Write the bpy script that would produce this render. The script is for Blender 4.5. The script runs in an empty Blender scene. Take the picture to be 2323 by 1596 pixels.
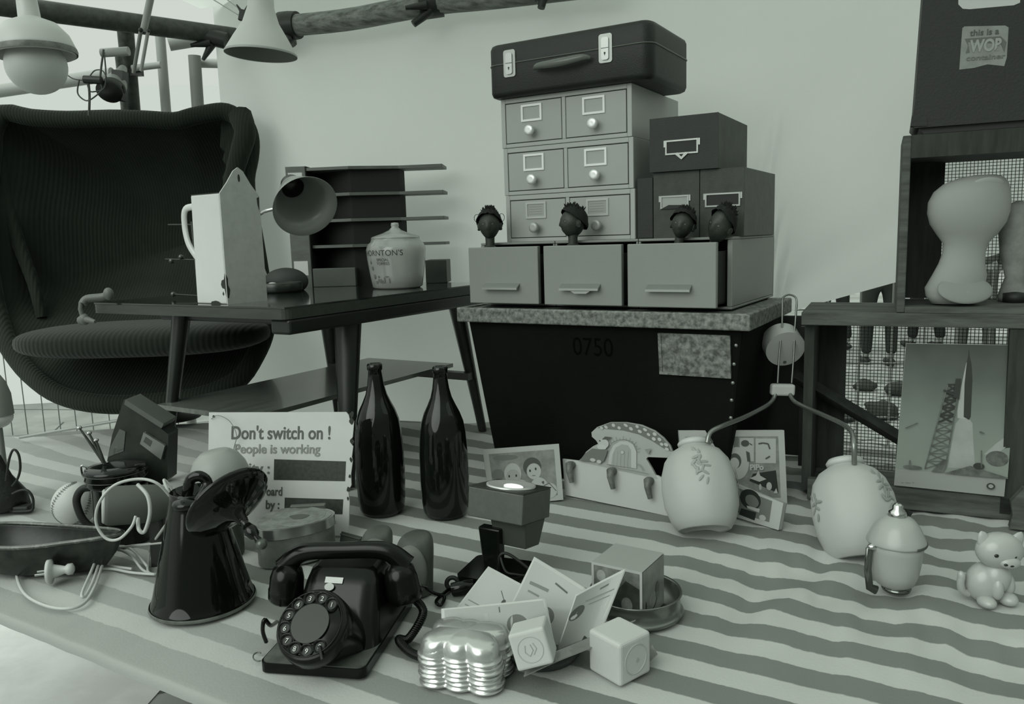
import bpy, math, random
import numpy as np
from mathutils import Matrix, Vector, Euler, noise
R = math.radians
PI = math.pi
random.seed(7)
SC = bpy.context.scene
COL = SC.collection

# ---------------- camera, sky, light, exposure ----------------
FPX, CX, CY = 1800.0, 1161.5, 798.0
PITCH, ROLL, CAMZ = R(8.2), 0.03, 0.60          # table top is z = 0, the street is z = -0.75
cam_d = bpy.data.cameras.new('camera'); cam = bpy.data.objects.new('camera', cam_d); COL.objects.link(cam)
cam_d.sensor_width = 36.0; cam_d.lens = FPX / 2323.0 * 36.0
cam_d.clip_start = 0.05; cam_d.clip_end = 200
cam.matrix_world = Matrix.Translation((0, 0, CAMZ)) @ Matrix.Rotation(R(90) - PITCH, 4, 'X') @ Matrix.Rotation(-ROLL, 4, 'Z')
SC.camera = cam
W = bpy.data.worlds.new('overcast_sky'); SC.world = W; W.use_nodes = True
WB = W.node_tree.nodes['Background']
WB.inputs['Strength'].default_value = 0.90
_n = W.node_tree.nodes; _l = W.node_tree.links                 # bright open sky on the left and behind, darker market on the right and front
_tc = _n.new('ShaderNodeTexCoord'); _dp = _n.new('ShaderNodeVectorMath'); _dp.operation = 'DOT_PRODUCT'; _dp.inputs[1].default_value = (-0.72, 0.42, 0.55)
_cr = _n.new('ShaderNodeValToRGB'); _cr.color_ramp.interpolation = 'EASE'
_cr.color_ramp.elements[0].position = 0.0; _cr.color_ramp.elements[0].color = (0.27, 0.31, 0.27, 1)
_cr.color_ramp.elements[1].position = 0.42; _cr.color_ramp.elements[1].color = (0.92, 1.0, 0.915, 1)
_l.new(_tc.outputs['Generated'], _dp.inputs[0]); _l.new(_dp.outputs['Value'], _cr.inputs['Fac']); 
_sx = _n.new('ShaderNodeSeparateXYZ'); _mr = _n.new('ShaderNodeMapRange'); _vm = _n.new('ShaderNodeVectorMath'); _vm.operation = 'SCALE'   # overcast: brighter towards the zenith
_mr.inputs['From Min'].default_value = 0.28; _mr.inputs['From Max'].default_value = 0.95; _mr.inputs['To Min'].default_value = 1.0; _mr.inputs['To Max'].default_value = 2.8
_l.new(_tc.outputs['Generated'], _sx.inputs[0]); _l.new(_sx.outputs['Z'], _mr.inputs['Value']); _l.new(_cr.outputs['Color'], _vm.inputs[0]); _l.new(_mr.outputs[0], _vm.inputs['Scale']); _l.new(_vm.outputs[0], WB.inputs['Color'])
sun_d = bpy.data.lights.new('overcast_sun', 'SUN'); sun = bpy.data.objects.new('overcast_sun', sun_d); COL.objects.link(sun)
sun_d.energy = 2.0; sun_d.angle = R(50); sun_d.color = (0.94, 1.0, 0.94)
sun.rotation_euler = Euler((R(60), 0, R(-36)))   # from the open front, high on the left
SC.view_settings.view_transform = 'Standard'; SC.view_settings.look = 'None'
SC.view_settings.gamma = 1; SC.view_settings.use_curve_mapping = False
SC.view_settings.exposure = -0.43

# pixel of the photograph -> place in the scene
_c, _s = math.cos(PITCH), math.sin(PITCH)
def ray(px, py):
    u = (px - CX) / FPX; v = (CY - py) / FPX
    ur = u * math.cos(ROLL) + v * math.sin(ROLL); vr = -u * math.sin(ROLL) + v * math.cos(ROLL)
    return Vector((ur, _c + vr * _s, -_s + vr * _c))
def G(px, py, z=0.0):                            # on the level plane z
    r = ray(px, py); t = (z - CAMZ) / r.z
    return Vector((r.x * t, r.y * t, z))
def V(px, py, Y):                                # on the upright plane y = Y
    r = ray(px, py); t = Y / r.y
    return Vector((r.x * t, Y, CAMZ + r.z * t))
def Pl(px, py, o, n):                            # on any plane
    r = ray(px, py); c = Vector((0, 0, CAMZ)); t = (o - c).dot(n) / r.dot(n)
    return c + r * t

# ---------------- materials ----------------
MATS = {}
def mat(name, g, rough=0.6, metal=0.0, var=0.0, vscale=8.0, bump=0.0, bscale=60.0, g2=None, trans=0.0,
        spec=0.5, sub=0.0, coat=0.0, stretch=None, emit=0.0, vcon=(0.35, 0.65)):
    if name in MATS: return MATS[name]
    def col(x):
        x = max(x, 0.002); return (x ** 1.05, x, x ** 1.055, 1)
    m = bpy.data.materials.new(name); m.use_nodes = True; MATS[name] = m
    nt = m.node_tree; N = nt.nodes; L = nt.links; B = N['Principled BSDF']
    B.inputs['Base Color'].default_value = col(g)
    B.inputs['Roughness'].default_value = rough; B.inputs['Metallic'].default_value = metal
    B.inputs['Specular IOR Level'].default_value = spec
    B.inputs['Transmission Weight'].default_value = trans
    B.inputs['Coat Weight'].default_value = coat; B.inputs['Coat Roughness'].default_value = 0.08
    if sub: B.inputs['Subsurface Weight'].default_value = sub; B.inputs['Subsurface Radius'].default_value = (0.02, 0.02, 0.02)
    if emit:
        B.inputs['Emission Color'].default_value = (0.9, 1, 0.92, 1); B.inputs['Emission Strength'].default_value = emit
    tc = N.new('ShaderNodeTexCoord'); src = tc.outputs['Object']
    if stretch:
        mp = N.new('ShaderNodeMapping'); mp.inputs['Scale'].default_value = stretch; L.new(src, mp.inputs['Vector']); src = mp.outputs['Vector']
    if var or g2 is not None:
        n = N.new('ShaderNodeTexNoise'); n.inputs['Scale'].default_value = vscale; n.inputs['Detail'].default_value = 5; n.inputs['Roughness'].default_value = 0.6
        L.new(src, n.inputs['Vector'])
        cr = N.new('ShaderNodeValToRGB'); lo, hi = vcon
        a = g * (1 - var); b = g * (1 + var) if g2 is None else g2
        cr.color_ramp.elements[0].position = lo; cr.color_ramp.elements[0].color = col(a)
        cr.color_ramp.elements[1].position = hi; cr.color_ramp.elements[1].color = col(min(b, 0.95))
        L.new(n.outputs['Fac'], cr.inputs['Fac']); L.new(cr.outputs['Color'], B.inputs['Base Color'])
    if bump:
        n = N.new('ShaderNodeTexNoise'); n.inputs['Scale'].default_value = bscale; n.inputs['Detail'].default_value = 4
        L.new(src, n.inputs['Vector']); bp = N.new('ShaderNodeBump'); bp.inputs['Strength'].default_value = bump; bp.inputs['Distance'].default_value = 0.002
        L.new(n.outputs['Fac'], bp.inputs['Height']); L.new(bp.outputs['Normal'], B.inputs['Normal'])
    return m

# ---------------- mesh helpers ----------------
I4 = Matrix.Identity(4)
def T(x=0, y=0, z=0): return Matrix.Translation((x, y, z))
def Rx(a): return Matrix.Rotation(R(a), 4, 'X')
def Ry(a): return Matrix.Rotation(R(a), 4, 'Y')
def Rz(a): return Matrix.Rotation(R(a), 4, 'Z')
def S(x, y, z): return Matrix.Diagonal((x, y, z, 1))
def frame_to(p, d, up=(0, 0, 1)):                # matrix with local z along d at p
    d = Vector(d).normalized(); up = Vector(up)
    if abs(d.dot(up)) > 0.99: up = Vector((1, 0, 0))
    x = up.cross(d).normalized(); y = d.cross(x)
    m = Matrix((x, y, d)).transposed().to_4x4(); m.translation = Vector(p); return m
class MB:
    def __init__(s, M=I4): s.v = []; s.f = []; s.mi = []; s.sm = []; s.M = M
    def add(s, vs, fs, mi=0, smooth=False, M=I4):
        o = len(s.v); X = s.M @ M
        s.v += [X @ Vector(v) for v in vs]
        s.f += [tuple(i + o for i in f) for f in fs]; s.mi += [mi] * len(fs); s.sm += [smooth] * len(fs); return s
    def box(s, x0, y0, z0, x1, y1, z1, mi=0, M=I4):
        vs = [(x0,y0,z0),(x1,y0,z0),(x1,y1,z0),(x0,y1,z0),(x0,y0,z1),(x1,y0,z1),(x1,y1,z1),(x0,y1,z1)]
        return s.add(vs, [(0,3,2,1),(4,5,6,7),(0,1,5,4),(1,2,6,5),(2,3,7,6),(3,0,4,7)], mi, False, M)
    def frus(s, b0, b1, t0, t1, z0, z1, mi=0, M=I4):   # (x0,y0),(x1,y1) bottom and top rectangles
        vs = [(b0[0],b0[1],z0),(b1[0],b0[1],z0),(b1[0],b1[1],z0),(b0[0],b1[1],z0),(t0[0],t0[1],z1),(t1[0],t0[1],z1),(t1[0],t1[1],z1),(t0[0],t1[1],z1)]
        return s.add(vs, [(0,3,2,1),(4,5,6,7),(0,1,5,4),(1,2,6,5),(2,3,7,6),(3,0,4,7)], mi, False, M)
    def lathe(s, prof, n=40, mi=0, M=I4, smooth=True, cap=True, rfun=None, a0=0, a1=360):
        vs = []; fs = []; full = abs(a1 - a0) >= 360; k = n if full else n + 1
        for r, z in prof:
            for i in range(k):
                a = R(a0 + (a1 - a0) * i / n); rr = r * (rfun(a, z) if rfun else 1)
                vs.append((rr * math.cos(a), rr * math.sin(a), z))
        for j in range(len(prof) - 1):
            for i in range(n):
                i2 = (i + 1) % k if full else i + 1
                fs.append((j*k+i, j*k+i2, (j+1)*k+i2, (j+1)*k+i))
        s.add(vs, fs, mi, smooth, M)
        if cap and full:
            for j, flip in ((0, True), (len(prof) - 1, False)):
                if prof[j][0] > 1e-5:
                    ring = [vs[j*k+i] for i in range(k)]
                    s.add(ring, [tuple(reversed(range(k))) if flip else tuple(range(k))], mi, False, M)
        return s
    def cyl(s, r, z0, z1, n=24, mi=0, M=I4, r2=None, smooth=True): return s.lathe([(r, z0), (r if r2 is None else r2, z1)], n, mi, M, smooth)
    def ball(s, rx, ry=None, rz=None, n=24, m=14, mi=0, M=I4):
        ry = ry or rx; rz = rz or rx
        vs = [(rx*math.sin(PI*j/m)*math.cos(2*PI*i/n), ry*math.sin(PI*j/m)*math.sin(2*PI*i/n), -rz*math.cos(PI*j/m)) for j in range(m+1) for i in range(n)]
        fs = [(j*n+i, j*n+(i+1) % n, (j+1)*n+(i+1) % n, (j+1)*n+i) for j in range(m) for i in range(n)]
        return s.add(vs, fs, mi, True, M)
    def tube(s, pts, r, n=10, mi=0, closed=False, M=I4, cap=True, flat=1.0):
        pts = [Vector(p) for p in pts]; k = len(pts); vs = []; fs = []
        rs = r if isinstance(r, (list, tuple)) else [r] * k
        t0 = (pts[1] - pts[0]).normalized(); nrm = Vector((0, 0, 1)).cross(t0)
        if nrm.length < 0.05: nrm = Vector((1, 0, 0)).cross(t0)
        nrm.normalize()
        for i, p in enumerate(pts):
            if closed: t = (pts[(i+1) % k] - pts[i-1])
            else: t = pts[min(i+1, k-1)] - pts[max(i-1, 0)]
            t = t.normalized(); nrm = (nrm - t * nrm.dot(t)).normalized(); b = t.cross(nrm)
            for j in range(n):
                a = 2*PI*j/n; vs.append(p + nrm*math.cos(a)*rs[i] + b*math.sin(a)*rs[i]*flat)
        for i in range(k if closed else k-1):
            for j in range(n):
                i2 = (i+1) % k; fs.append((i*n+j, i*n+(j+1) % n, i2*n+(j+1) % n, i2*n+j))
        s.add(vs, fs, mi, True, M)
        if cap and not closed:
            s.add(vs[:n], [tuple(reversed(range(n)))], mi, False, M); s.add(vs[-n:], [tuple(range(n))], mi, False, M)
        return s
    def prism(s, poly, z0, z1, mi=0, M=I4, smooth=False):   # polygon in xy, extruded in z
        n = len(poly); vs = [(p[0], p[1], z0) for p in poly] + [(p[0], p[1], z1) for p in poly]
        s.add(vs, [tuple(reversed(range(n))), tuple(range(n, 2*n))], mi, False, M)
        return s.add(vs, [(i, (i+1) % n, n+(i+1) % n, n+i) for i in range(n)], mi, smooth, M)
    def build(s, name, mats, parent=None, M=None, bevel=0.0, bseg=2, sub=0, thick=0.0):
        me = bpy.data.meshes.new(name); me.from_pydata([tuple(v) for v in s.v], [], s.f)
        if not isinstance(mats, (list, tuple)): mats = [mats]
        for m in mats: me.materials.append(m)
        me.polygons.foreach_set('material_index', s.mi); me.polygons.foreach_set('use_smooth', s.sm); me.update()
        o = bpy.data.objects.new(name, me); COL.objects.link(o)
        if parent is not None: o.parent = parent
        if M is not None: o.matrix_local = M
        if thick:
            d = o.modifiers.new('thickness', 'SOLIDIFY'); d.thickness = thick; d.offset = 0
        if sub:
            d = o.modifiers.new('smooth', 'SUBSURF'); d.levels = sub; d.render_levels = sub
        if bevel:
            d = o.modifiers.new('bevel', 'BEVEL'); d.width = bevel; d.segments = bseg; d.limit_method = 'ANGLE'; d.angle_limit = R(40)
        return o
def tag(o, label=None, cat=None, group=None, kind=None):
    if label: o['label'] = label
    if cat: o['category'] = cat
    if group: o['group'] = group
    if kind: o['kind'] = kind
    return o
def thing(name, label, cat, loc=(0, 0, 0), rz=0.0, group=None, tilt=0.0, M=None):
    o = bpy.data.objects.new(name, None); o.empty_display_size = 0.05; COL.objects.link(o)
    o.matrix_world = M if M is not None else Matrix.Translation(Vector(loc)) @ Rz(rz) @ Rx(tilt)
    return tag(o, label, cat, group)
def copy_tree(o, parent=None):
    c = o.copy(); COL.objects.link(c)
    if parent is not None: c.parent = parent
    for ch in list(o.children): copy_tree(ch, c)
    return c
def sm(pts, k=8, closed=False):                  # smooth curve through points
    P = [Vector(p) for p in pts]; n = len(P); out = []
    for i in range(n if closed else n-1):
        a, b, c, d = (P[(i-1) % n], P[i], P[(i+1) % n], P[(i+2) % n]) if closed else (P[max(i-1,0)], P[i], P[i+1], P[min(i+2, n-1)])
        for j in range(k):
            t = j/k; out.append(0.5*((2*b)+(c-a)*t+(2*a-5*b+4*c-d)*t*t+(3*b-a-3*c+d)*t**3))
    if not closed: out.append(P[-1])
    return out
def writing(name, txt, size, m, parent, M, ext=0.0003, sx=1.0, align='LEFT', shear=0.0, bold=0.0):
    c = bpy.data.curves.new(name, 'FONT'); c.body = txt; c.size = size; c.extrude = ext; c.align_x = align; c.shear = shear; c.offset = bold
    o = bpy.data.objects.new(name + '_c', c); COL.objects.link(o)
    bpy.context.view_layer.update(); dg = bpy.context.evaluated_depsgraph_get()
    me = bpy.data.meshes.new_from_object(o.evaluated_get(dg)); bpy.data.objects.remove(o)
    me.name = name; me.materials.clear(); me.materials.append(m)
    q = bpy.data.objects.new(name, me); COL.objects.link(q); q.parent = parent; q.matrix_local = M @ S(sx, 1, 1)
    return q
class Art:                                       # flat printed picture, layers lie on one another; x = u, z = v, faces -y
    def __init__(s): s.mb = MB(); s.k = 0; s.mats = []
    def _mi(s, m):
        if m not in s.mats: s.mats.append(m)
        return s.mats.index(m)
    def poly(s, m, pts):
        s.k += 1; y = -0.00012 * s.k
        s.mb.add([(p[0], y, p[1]) for p in pts], [tuple(range(len(pts)))], s._mi(m)); return s
    def rect(s, m, x0, z0, x1, z1): return s.poly(m, [(x0, z0), (x1, z0), (x1, z1), (x0, z1)])
    def ell(s, m, cx, cz, rx, rz, a0=0, a1=360, rot=0, n=24):
        c, q = math.cos(R(rot)), math.sin(R(rot)); pts = []
        for i in range(n + (1 if a1-a0 < 360 else 0)):
            a = R(a0+(a1-a0)*i/n); x, z = rx*math.cos(a), rz*math.sin(a); pts.append((cx+x*c-z*q, cz+x*q+z*c))
        return s.poly(m, pts)
    def line(s, m, pts, w):
        for (x0, z0), (x1, z1) in zip(pts[:-1], pts[1:]):
            dx, dz = x1-x0, z1-z0; l = math.hypot(dx, dz) or 1; nx, nz = -dz/l*w/2, dx/l*w/2
            s.poly(m, [(x0-nx, z0-nz), (x1-nx, z1-nz), (x1+nx, z1+nz), (x0+nx, z0+nz)])
        return s
    def build(s, name, parent, M=I4): return s.mb.build(name, s.mats, parent, M)

# shared materials
m_black_gloss = mat('black_gloss', 0.006, 0.12, spec=0.35)
m_black = mat('black_matte', 0.012, 0.6)
m_chrome = mat('chrome', 0.6, 0.15, 1.0)
m_white_plastic = mat('white_plastic', 0.62, 0.35)
m_paper = mat('white_paper', 0.62, 0.8, var=0.05)
m_ink = mat('ink_black', 0.02, 0.6); m_ink2 = mat('ink_dark', 0.08, 0.7); m_ink3 = mat('ink_grey', 0.2, 0.7); m_ink4 = mat('ink_pale', 0.38, 0.7)
m_wood_dark = mat('dark_wood', 0.05, 0.45, var=0.4, vscale=6, stretch=(1, 8, 8))
TA = -30.6                                       # the stall table runs at this angle
DX = Vector((math.cos(R(TA)), math.sin(R(TA)), 0)); DY = Vector((-math.sin(R(TA)), math.cos(R(TA)), 0))
# ================= the setting =================
def struct(o): o['kind'] = 'structure'; return o
mb = MB(); mb.box(-30, -4, -0.80, 30, 60, -0.75)
m_ground = mat('paving', 0.30, 0.85, var=0.25, vscale=1.6, bump=0.4, bscale=30)
struct(mb.build('ground', m_ground))
# paving joints
j = MB()
for k in range(-6, 14): j.box(-5, k*0.5 - 0.006, -0.7502, 6, k*0.5 + 0.006, -0.7485, M=Rz(18))
for k in range(-8, 9): j.box(k*0.5 - 0.006, -3, -0.7502, k*0.5 + 0.006, 7, -0.7485, M=Rz(18))
struct(j.build('ground_joints', mat('joint', 0.08, 0.9)))
# back canvas, hangs from the eave; its hem rises to the right
def wall_y(x): return 2.87 - 0.338 * (x + 0.83)
m_canvas = mat('tent_canvas', 0.76, 0.9, var=0.03, vscale=2)
nt = m_canvas.node_tree; B = nt.nodes['Principled BSDF']; out = nt.nodes['Material Output']
tr = nt.nodes.new('ShaderNodeBsdfTranslucent'); tr.inputs['Color'].default_value = (0.84, 0.88, 0.84, 1)
mx = nt.nodes.new('ShaderNodeMixShader'); mx.inputs[0].default_value = 0.42
nt.links.new(B.outputs[0], mx.inputs[1]); nt.links.new(tr.outputs[0], mx.inputs[2]); nt.links.new(mx.outputs[0], out.inputs['Surface'])
_h0 = V(1815, 703, 2.307).z; _h1 = V(2030, 643, 2.226).z; HEM_A = _h0; HEM_S = (_h1 - _h0) / 0.235
nx, nz = 150, 70; vs = []; fs = []
XL, XR = -1.06, 3.2
def hem(x):
    if x < 0.68: return -0.75
    if x < 0.80: return -0.75 + (HEM_A + 0.75) * (x - 0.68) / 0.12
    return HEM_A + (x - 0.835) * HEM_S
for i in range(nx + 1):
    x = XL + (XR - XL) * i / nx
    for k in range(nz + 1):
        z0 = hem(x); z = z0 + (1.62 - z0) * k / nz
        s1 = (x - 0.55) - (z - 0.6) * 0.95; s2 = (x + 0.75) + (z - 1.2) * 0.35; s3 = (x - 0.9) - (z - 0.5) * 1.4
        d = 0.022 * math.exp(-(s1 / 0.10) ** 2) + 0.035 * math.exp(-(s2 / 0.14) ** 2) + 0.018 * math.exp(-(s3 / 0.07) ** 2)
        d += 0.02 * noise.noise(Vector((x * 1.3, z * 0.8, 3)))
        if x < -0.8: d += (x + 0.8) * 0.5
        vs.append((x + (0.08 * max(0, 1.2 - z) ** 2 * max(0, -0.8 - x) * 0), wall_y(x) - d, z))
for i in range(nx):
    for k in range(nz):
        a = i * (nz + 1) + k; fs.append((a, a + nz + 1, a + nz + 2, a + 1))
struct(MB().add(vs, fs, 0, True).build('wall_back', m_canvas))
# roof canvas of the stall
def eave(x): return wall_y(x)
rz0 = 1.46
rv = [(-1.10, 3.05, rz0), (3.2, wall_y(3.2), rz0), (3.0, -0.6, 2.35), (-1.35, 0.4, 2.2), (-1.62, 2.2, 1.62)]
m_roof = m_canvas.copy(); m_roof.name = 'roof_canvas'
for n_ in m_roof.node_tree.nodes:
    if n_.bl_idname == 'ShaderNodeMixShader': n_.inputs[0].default_value = 0.6
    if n_.bl_idname == 'ShaderNodeBsdfTranslucent': n_.inputs['Color'].default_value = (0.82, 0.86, 0.82, 1)
struct(MB().add(rv, [(0, 1, 2, 3, 4)]).build('ceiling', m_roof))

pv = [G(-260, 1330, -0.745), G(420, 1500, -0.745), G(330, 1600, -0.745), G(150, 1680, -0.745), G(-300, 1760, -0.745)]  # pale sheet added to give the paving its brightly lit patch
ps = MB().prism([(p.x, p.y) for p in pv], -0.7495, -0.747); tag(ps.build('lit_paving_sheet', mat('white_sheet', 0.62, 0.5, var=0.1, vscale=5, bump=0.5, bscale=6)), 'pale sheet added as brightly lit paving below the front left table edge', 'sheet')
# ================= stall table with striped cloth =================
def front_y(x): return 0.975 - 0.60 * (x + 0.375)
tt = thing('stall_table', 'long trestle table carrying the striped cloth and the goods', 'table', (0, 0, -0.75))
poly = [(-1.95, front_y(-1.95) + 0.03), (1.9, front_y(1.9) + 0.03 ), (1.9, 2.0), (0.9, 2.15), (0.0, 2.56), (-0.75, 2.80), (-1.95, 2.60)]
m_ply = mat('plywood', 0.22, 0.7, var=0.2, vscale=4)
MB().prism(poly, 0.715, 0.735).build('table_top', m_ply, tt)
for lx, ly in ((-1.0, 2.25), (-0.95, 2.55), (0.45, 1.5), (1.3, 1.2), (1.0, 1.9)):
    MB().box(lx - 0.02, ly - 0.02, 0, lx + 0.02, ly + 0.02, 0.714).build('leg', m_wood_dark, tt)

SCF = (9.76178129, -6.21404318, -11.39148483, 0.25775931, 0.79003571, 0.96735783)
def stripe_v(x, y):
    y = min(y, 2.3) + max(0, y - 2.3) * 0.8
    return SCF[0] + SCF[1]*x + SCF[2]*y + SCF[3]*x*x + SCF[4]*x*y + SCF[5]*y*y
nxc, nyc = 430, 210; X0, X1 = -1.9, 1.45
V3 = []; SV = []
def back_y(x):
    if x < 0.0: return 2.60 + 0.04 * math.sin(x * 9)
    return 2.60 - 0.42 * x
for i in range(nxc + 1):
    x = X0 + (X1 - X0) * i / nxc; yf = front_y(x) - 0.002; yb = back_y(x)
    for k in range(nyc + 1):
        t = k / nyc; y = yf + (yb - yf) * t
        u = x * math.cos(R(TA)) + y * math.sin(R(TA)); w = -x * math.sin(R(TA)) + y * math.cos(R(TA))
        wr = max(0.0, min(1.0, (u + 0.62) / 0.35)) * max(0.0, min(1.0, (w - 1.02) / 0.25)) * 1.0 + 0.05
        if u < -0.9: wr = 0.15
        h = 0.0100 * (noise.noise(Vector((u * 15, w * 5.5, 0))) * 1.15 + 0.5 * noise.noise(Vector((u * 34, w * 11, 5)))) * wr
        h += 0.0025 * noise.noise(Vector((u * 4, w * 4, 9)))
        if w > 2.55 - 0.15 and x < -0.95:                  # heaped back edge on the left
            h += 0.02 * max(0, noise.noise(Vector((u * 7, w * 7, 2))) + 0.2) * min(1, (w - 2.4) / 0.1)
        z = min(h, 0.0035) - 0.004
        if x < -0.95 and w > 2.4: z = h
        V3.append((x, y, z)); SV.append(min(stripe_v(x, y) + max(0, wr - 0.05) * (0.20 * noise.noise(Vector((u * 11, w * 4.5, 21))) + 0.08 * noise.noise(Vector((u * 30, w * 12, 31)))), 1.37))
F4 = []
for i in range(nxc):
    for k in range(nyc):
        a = i * (nyc + 1) + k; F4.append((a, a + nyc + 1, a + nyc + 2, a + 1))
# hanging front: follows the edge and drops
base = len(V3); nd = 6
for i in range(nxc + 1):
    x, y, z = V3[i * (nyc + 1)]
    for k in range(1, nd + 1):
        a = k / nd
        V3.append((x - 0.004 * math.sin(a * 1.57) , y - 0.007 * math.sin(a * 1.57), z - 0.016 * a * a)); SV.append(SV[i * (nyc + 1)] + 0.05 * a)
for i in range(nxc):
    for k in range(nd):
        a = base + i * nd + k; b = a + nd
        a0 = i * (nyc + 1) if k == 0 else a - 1; b0 = (i + 1) * (nyc + 1) if k == 0 else b - 1
        F4.append((a0, a, b, b0))
cloth = MB(); cloth.v = [Vector(v) for v in V3]; cloth.f = F4; cloth.mi = [0]*len(F4); cloth.sm = [True]*len(F4)
m_cloth = mat('striped_cotton', 0.55, 0.9, bump=0.25, bscale=260)
nt = m_cloth.node_tree; N = nt.nodes; L = nt.links
at = N.new('ShaderNodeAttribute'); at.attribute_name = 'stripe'
tcn = N.new('ShaderNodeTexCoord'); ns = N.new('ShaderNodeTexNoise'); ns.inputs['Scale'].default_value = 90
L.new(tcn.outputs['Object'], ns.inputs['Vector'])
ad = N.new('ShaderNodeMath'); ad.operation = 'MULTIPLY_ADD'; ad.inputs[1].default_value = 0.05
L.new(ns.outputs['Fac'], ad.inputs[0]); L.new(at.outputs['Fac'], ad.inputs[2])
fr = N.new('ShaderNodeMath'); fr.operation = 'FRACT'; L.new(ad.outputs[0], fr.inputs[0])
cr = N.new('ShaderNodeValToRGB'); e = cr.color_ramp.elements
dk = (0.185**1.05, 0.185, 0.185**1.055, 1); lt = (0.47**1.05, 0.47, 0.47**1.055, 1)
e[0].position = 0.0; e[0].color = dk; e[1].position = 0.515; e[1].color = lt
q = cr.color_ramp.elements.new(0.485); q.color = dk; q = cr.color_ramp.elements.new(0.985); q.color = lt; q = cr.color_ramp.elements.new(1.0); q.color = dk
L.new(fr.outputs[0], cr.inputs['Fac'])
fa = N.new('ShaderNodeAttribute'); fa.attribute_name = 'left_glow'; mxc = N.new('ShaderNodeMixRGB'); mxc.inputs['Color2'].default_value = lt      # overexposed glow painted into the dark stripes, at the left and front left
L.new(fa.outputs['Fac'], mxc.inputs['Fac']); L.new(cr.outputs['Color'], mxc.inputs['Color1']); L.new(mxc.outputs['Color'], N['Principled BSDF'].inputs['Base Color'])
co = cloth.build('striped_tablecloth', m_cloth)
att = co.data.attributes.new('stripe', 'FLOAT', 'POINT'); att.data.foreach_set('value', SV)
att = co.data.attributes.new('left_glow', 'FLOAT', 'POINT'); att.data.foreach_set('value', [0.55 * max(max(0.0, min(1.0, (-0.60 - v[0]) / 0.3)), max(0.0, min(1.0, (sv + 0.7) / 0.6)) * max(0.0, min(1.0, (0.05 - v[0]) / 0.5))) for v, sv in zip(V3, SV)])
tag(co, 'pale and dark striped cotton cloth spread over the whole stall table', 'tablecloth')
# ================= the dark crate and the drawers on it =================
CO = Vector((-0.137, 1.995, 0))                  # front left corner of the rim
def crl(x, y, z=0): return CO + DX * x + DY * y + Vector((0, 0, z))
def incr(px, py, y):                             # pixel -> (x, z) on the crate's upright plane at depth y
    p = Pl(px, py, crl(0, y), DY) - CO; return p.dot(DX), p.z
m_fibre = mat('black_fibre', 0.0045, 0.8, var=0.3, vscale=3, bump=0.3, bscale=200, spec=0.12)
m_galv = mat('galvanised', 0.085, 0.6, 0.25, vscale=85, g2=0.28, vcon=(0.38, 0.66), bump=0.2)
CW, CD, CZ = 0.731, 0.418, 0.43
t = thing('storage_crate', 'large dark fibre crate with a mottled metal rim, under the grey drawer cabinets', 'crate', crl(0, 0), TA)
mb = MB()
o_, i_ = 0.018, 0.066
mb.frus((i_, i_), (CW - i_, CD - 0.03), (o_, o_), (CW - o_, CD - o_), 0.0, CZ - 0.012)
mb.build('body', m_fibre, t, bevel=0.006)
mb = MB()
mb.box(0, 0, CZ - 0.036, CW, 0.016, CZ); mb.box(0, CD - 0.016, CZ - 0.036, CW, CD, CZ)
mb.box(0, 0.014, CZ - 0.036, 0.016, CD - 0.014, CZ); mb.box(CW - 0.016, 0.014, CZ - 0.036, CW, CD - 0.014, CZ)
mb.box(0.012, 0.012, CZ - 0.010, CW - 0.012, CD - 0.012, CZ - 0.004)
mb.build('rim', m_galv, t, bevel=0.004)
p = MB(); p.box(0, -0.004, 0, 0.160, 0.001, 0.094)
for a in ((0, 0, 0.160, 0.006), (0, 0.006, 0.007, 0.094), (0.153, 0.006, 0.160, 0.094)):
    p.box(a[0], -0.0065, a[1], a[2], -0.003, a[3])
SL = Rx(math.degrees(-math.atan2(i_ - o_, CZ)))  # front face slopes
def on_front(x, z): return T(x, i_ + (o_ - i_) * z / CZ - 0.001, z) @ Rx(-math.degrees(math.atan2(0, 1))) @ Rx(math.degrees(math.atan2(i_ - o_, CZ)))
x0, z0 = incr(1497, 847, 0.03)
p.build('metal_label_plate', m_galv, t, on_front(x0, z0))
for (px, py) in ((1674, 781), (1668, 824), (1664, 867), (1660, 907), (1657, 948)):
    x, z = incr(px, py, 0.04)
    MB().ball(0.0042, 0.003, 0.0042, 12, 8).build('rivet', mat('dull_steel', 0.3, 0.4, 0.8), t, on_front(x, z))
x, z = incr(1296, 805, 0.02)
writing('painted_number', '0750', 0.062, mat('faded_paint', 0.002, 0.9, spec=0.05), t, on_front(x, z) @ Rx(90), sx=0.85)

# ---- lower three-drawer cabinet
m_steel = mat('grey_enamel', 0.24, 0.45, var=0.03, vscale=5, bump=0.08, bscale=300)
m_dkin = mat('drawer_dark', 0.012, 0.7); m_dkside = mat('drawer_side', 0.07, 0.6)
p0 = G(1095, 690, CZ); lo = p0 - CO; lx, ly = lo.dot(DX), lo.dot(DY)
CBW, CBD, CBH = 0.652, 0.372, 0.158
CB = T(*crl(lx, ly - 0.0, CZ)) @ Rz(TA - 1.0)
t = thing('drawer_cabinet', 'low wide grey metal cabinet with three open drawers, standing on the crate rim', 'cabinet', M=CB)
b = MB(); w3 = CBW / 3; th = 0.006
b.box(0, 0, 0, CBW, CBD, th); b.box(0, 0, CBH - th, CBW, CBD, CBH); b.box(0, CBD - th, th, CBW, CBD, CBH - th)
for k in range(4):
    x = min(max(k * w3 - th, 0), CBW - 2 * th); b.box(x, 0, th, x + 2 * th, CBD - th, CBH - th)
b.build('body', m_steel, t, bevel=0.002)
g = MB(); 
for k in (1, 2): g.box(k * w3 - 0.001, -0.0006, 0, k * w3 + 0.001, 0.001, CBH)
g.build('seam', m_dkin, t)
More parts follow.
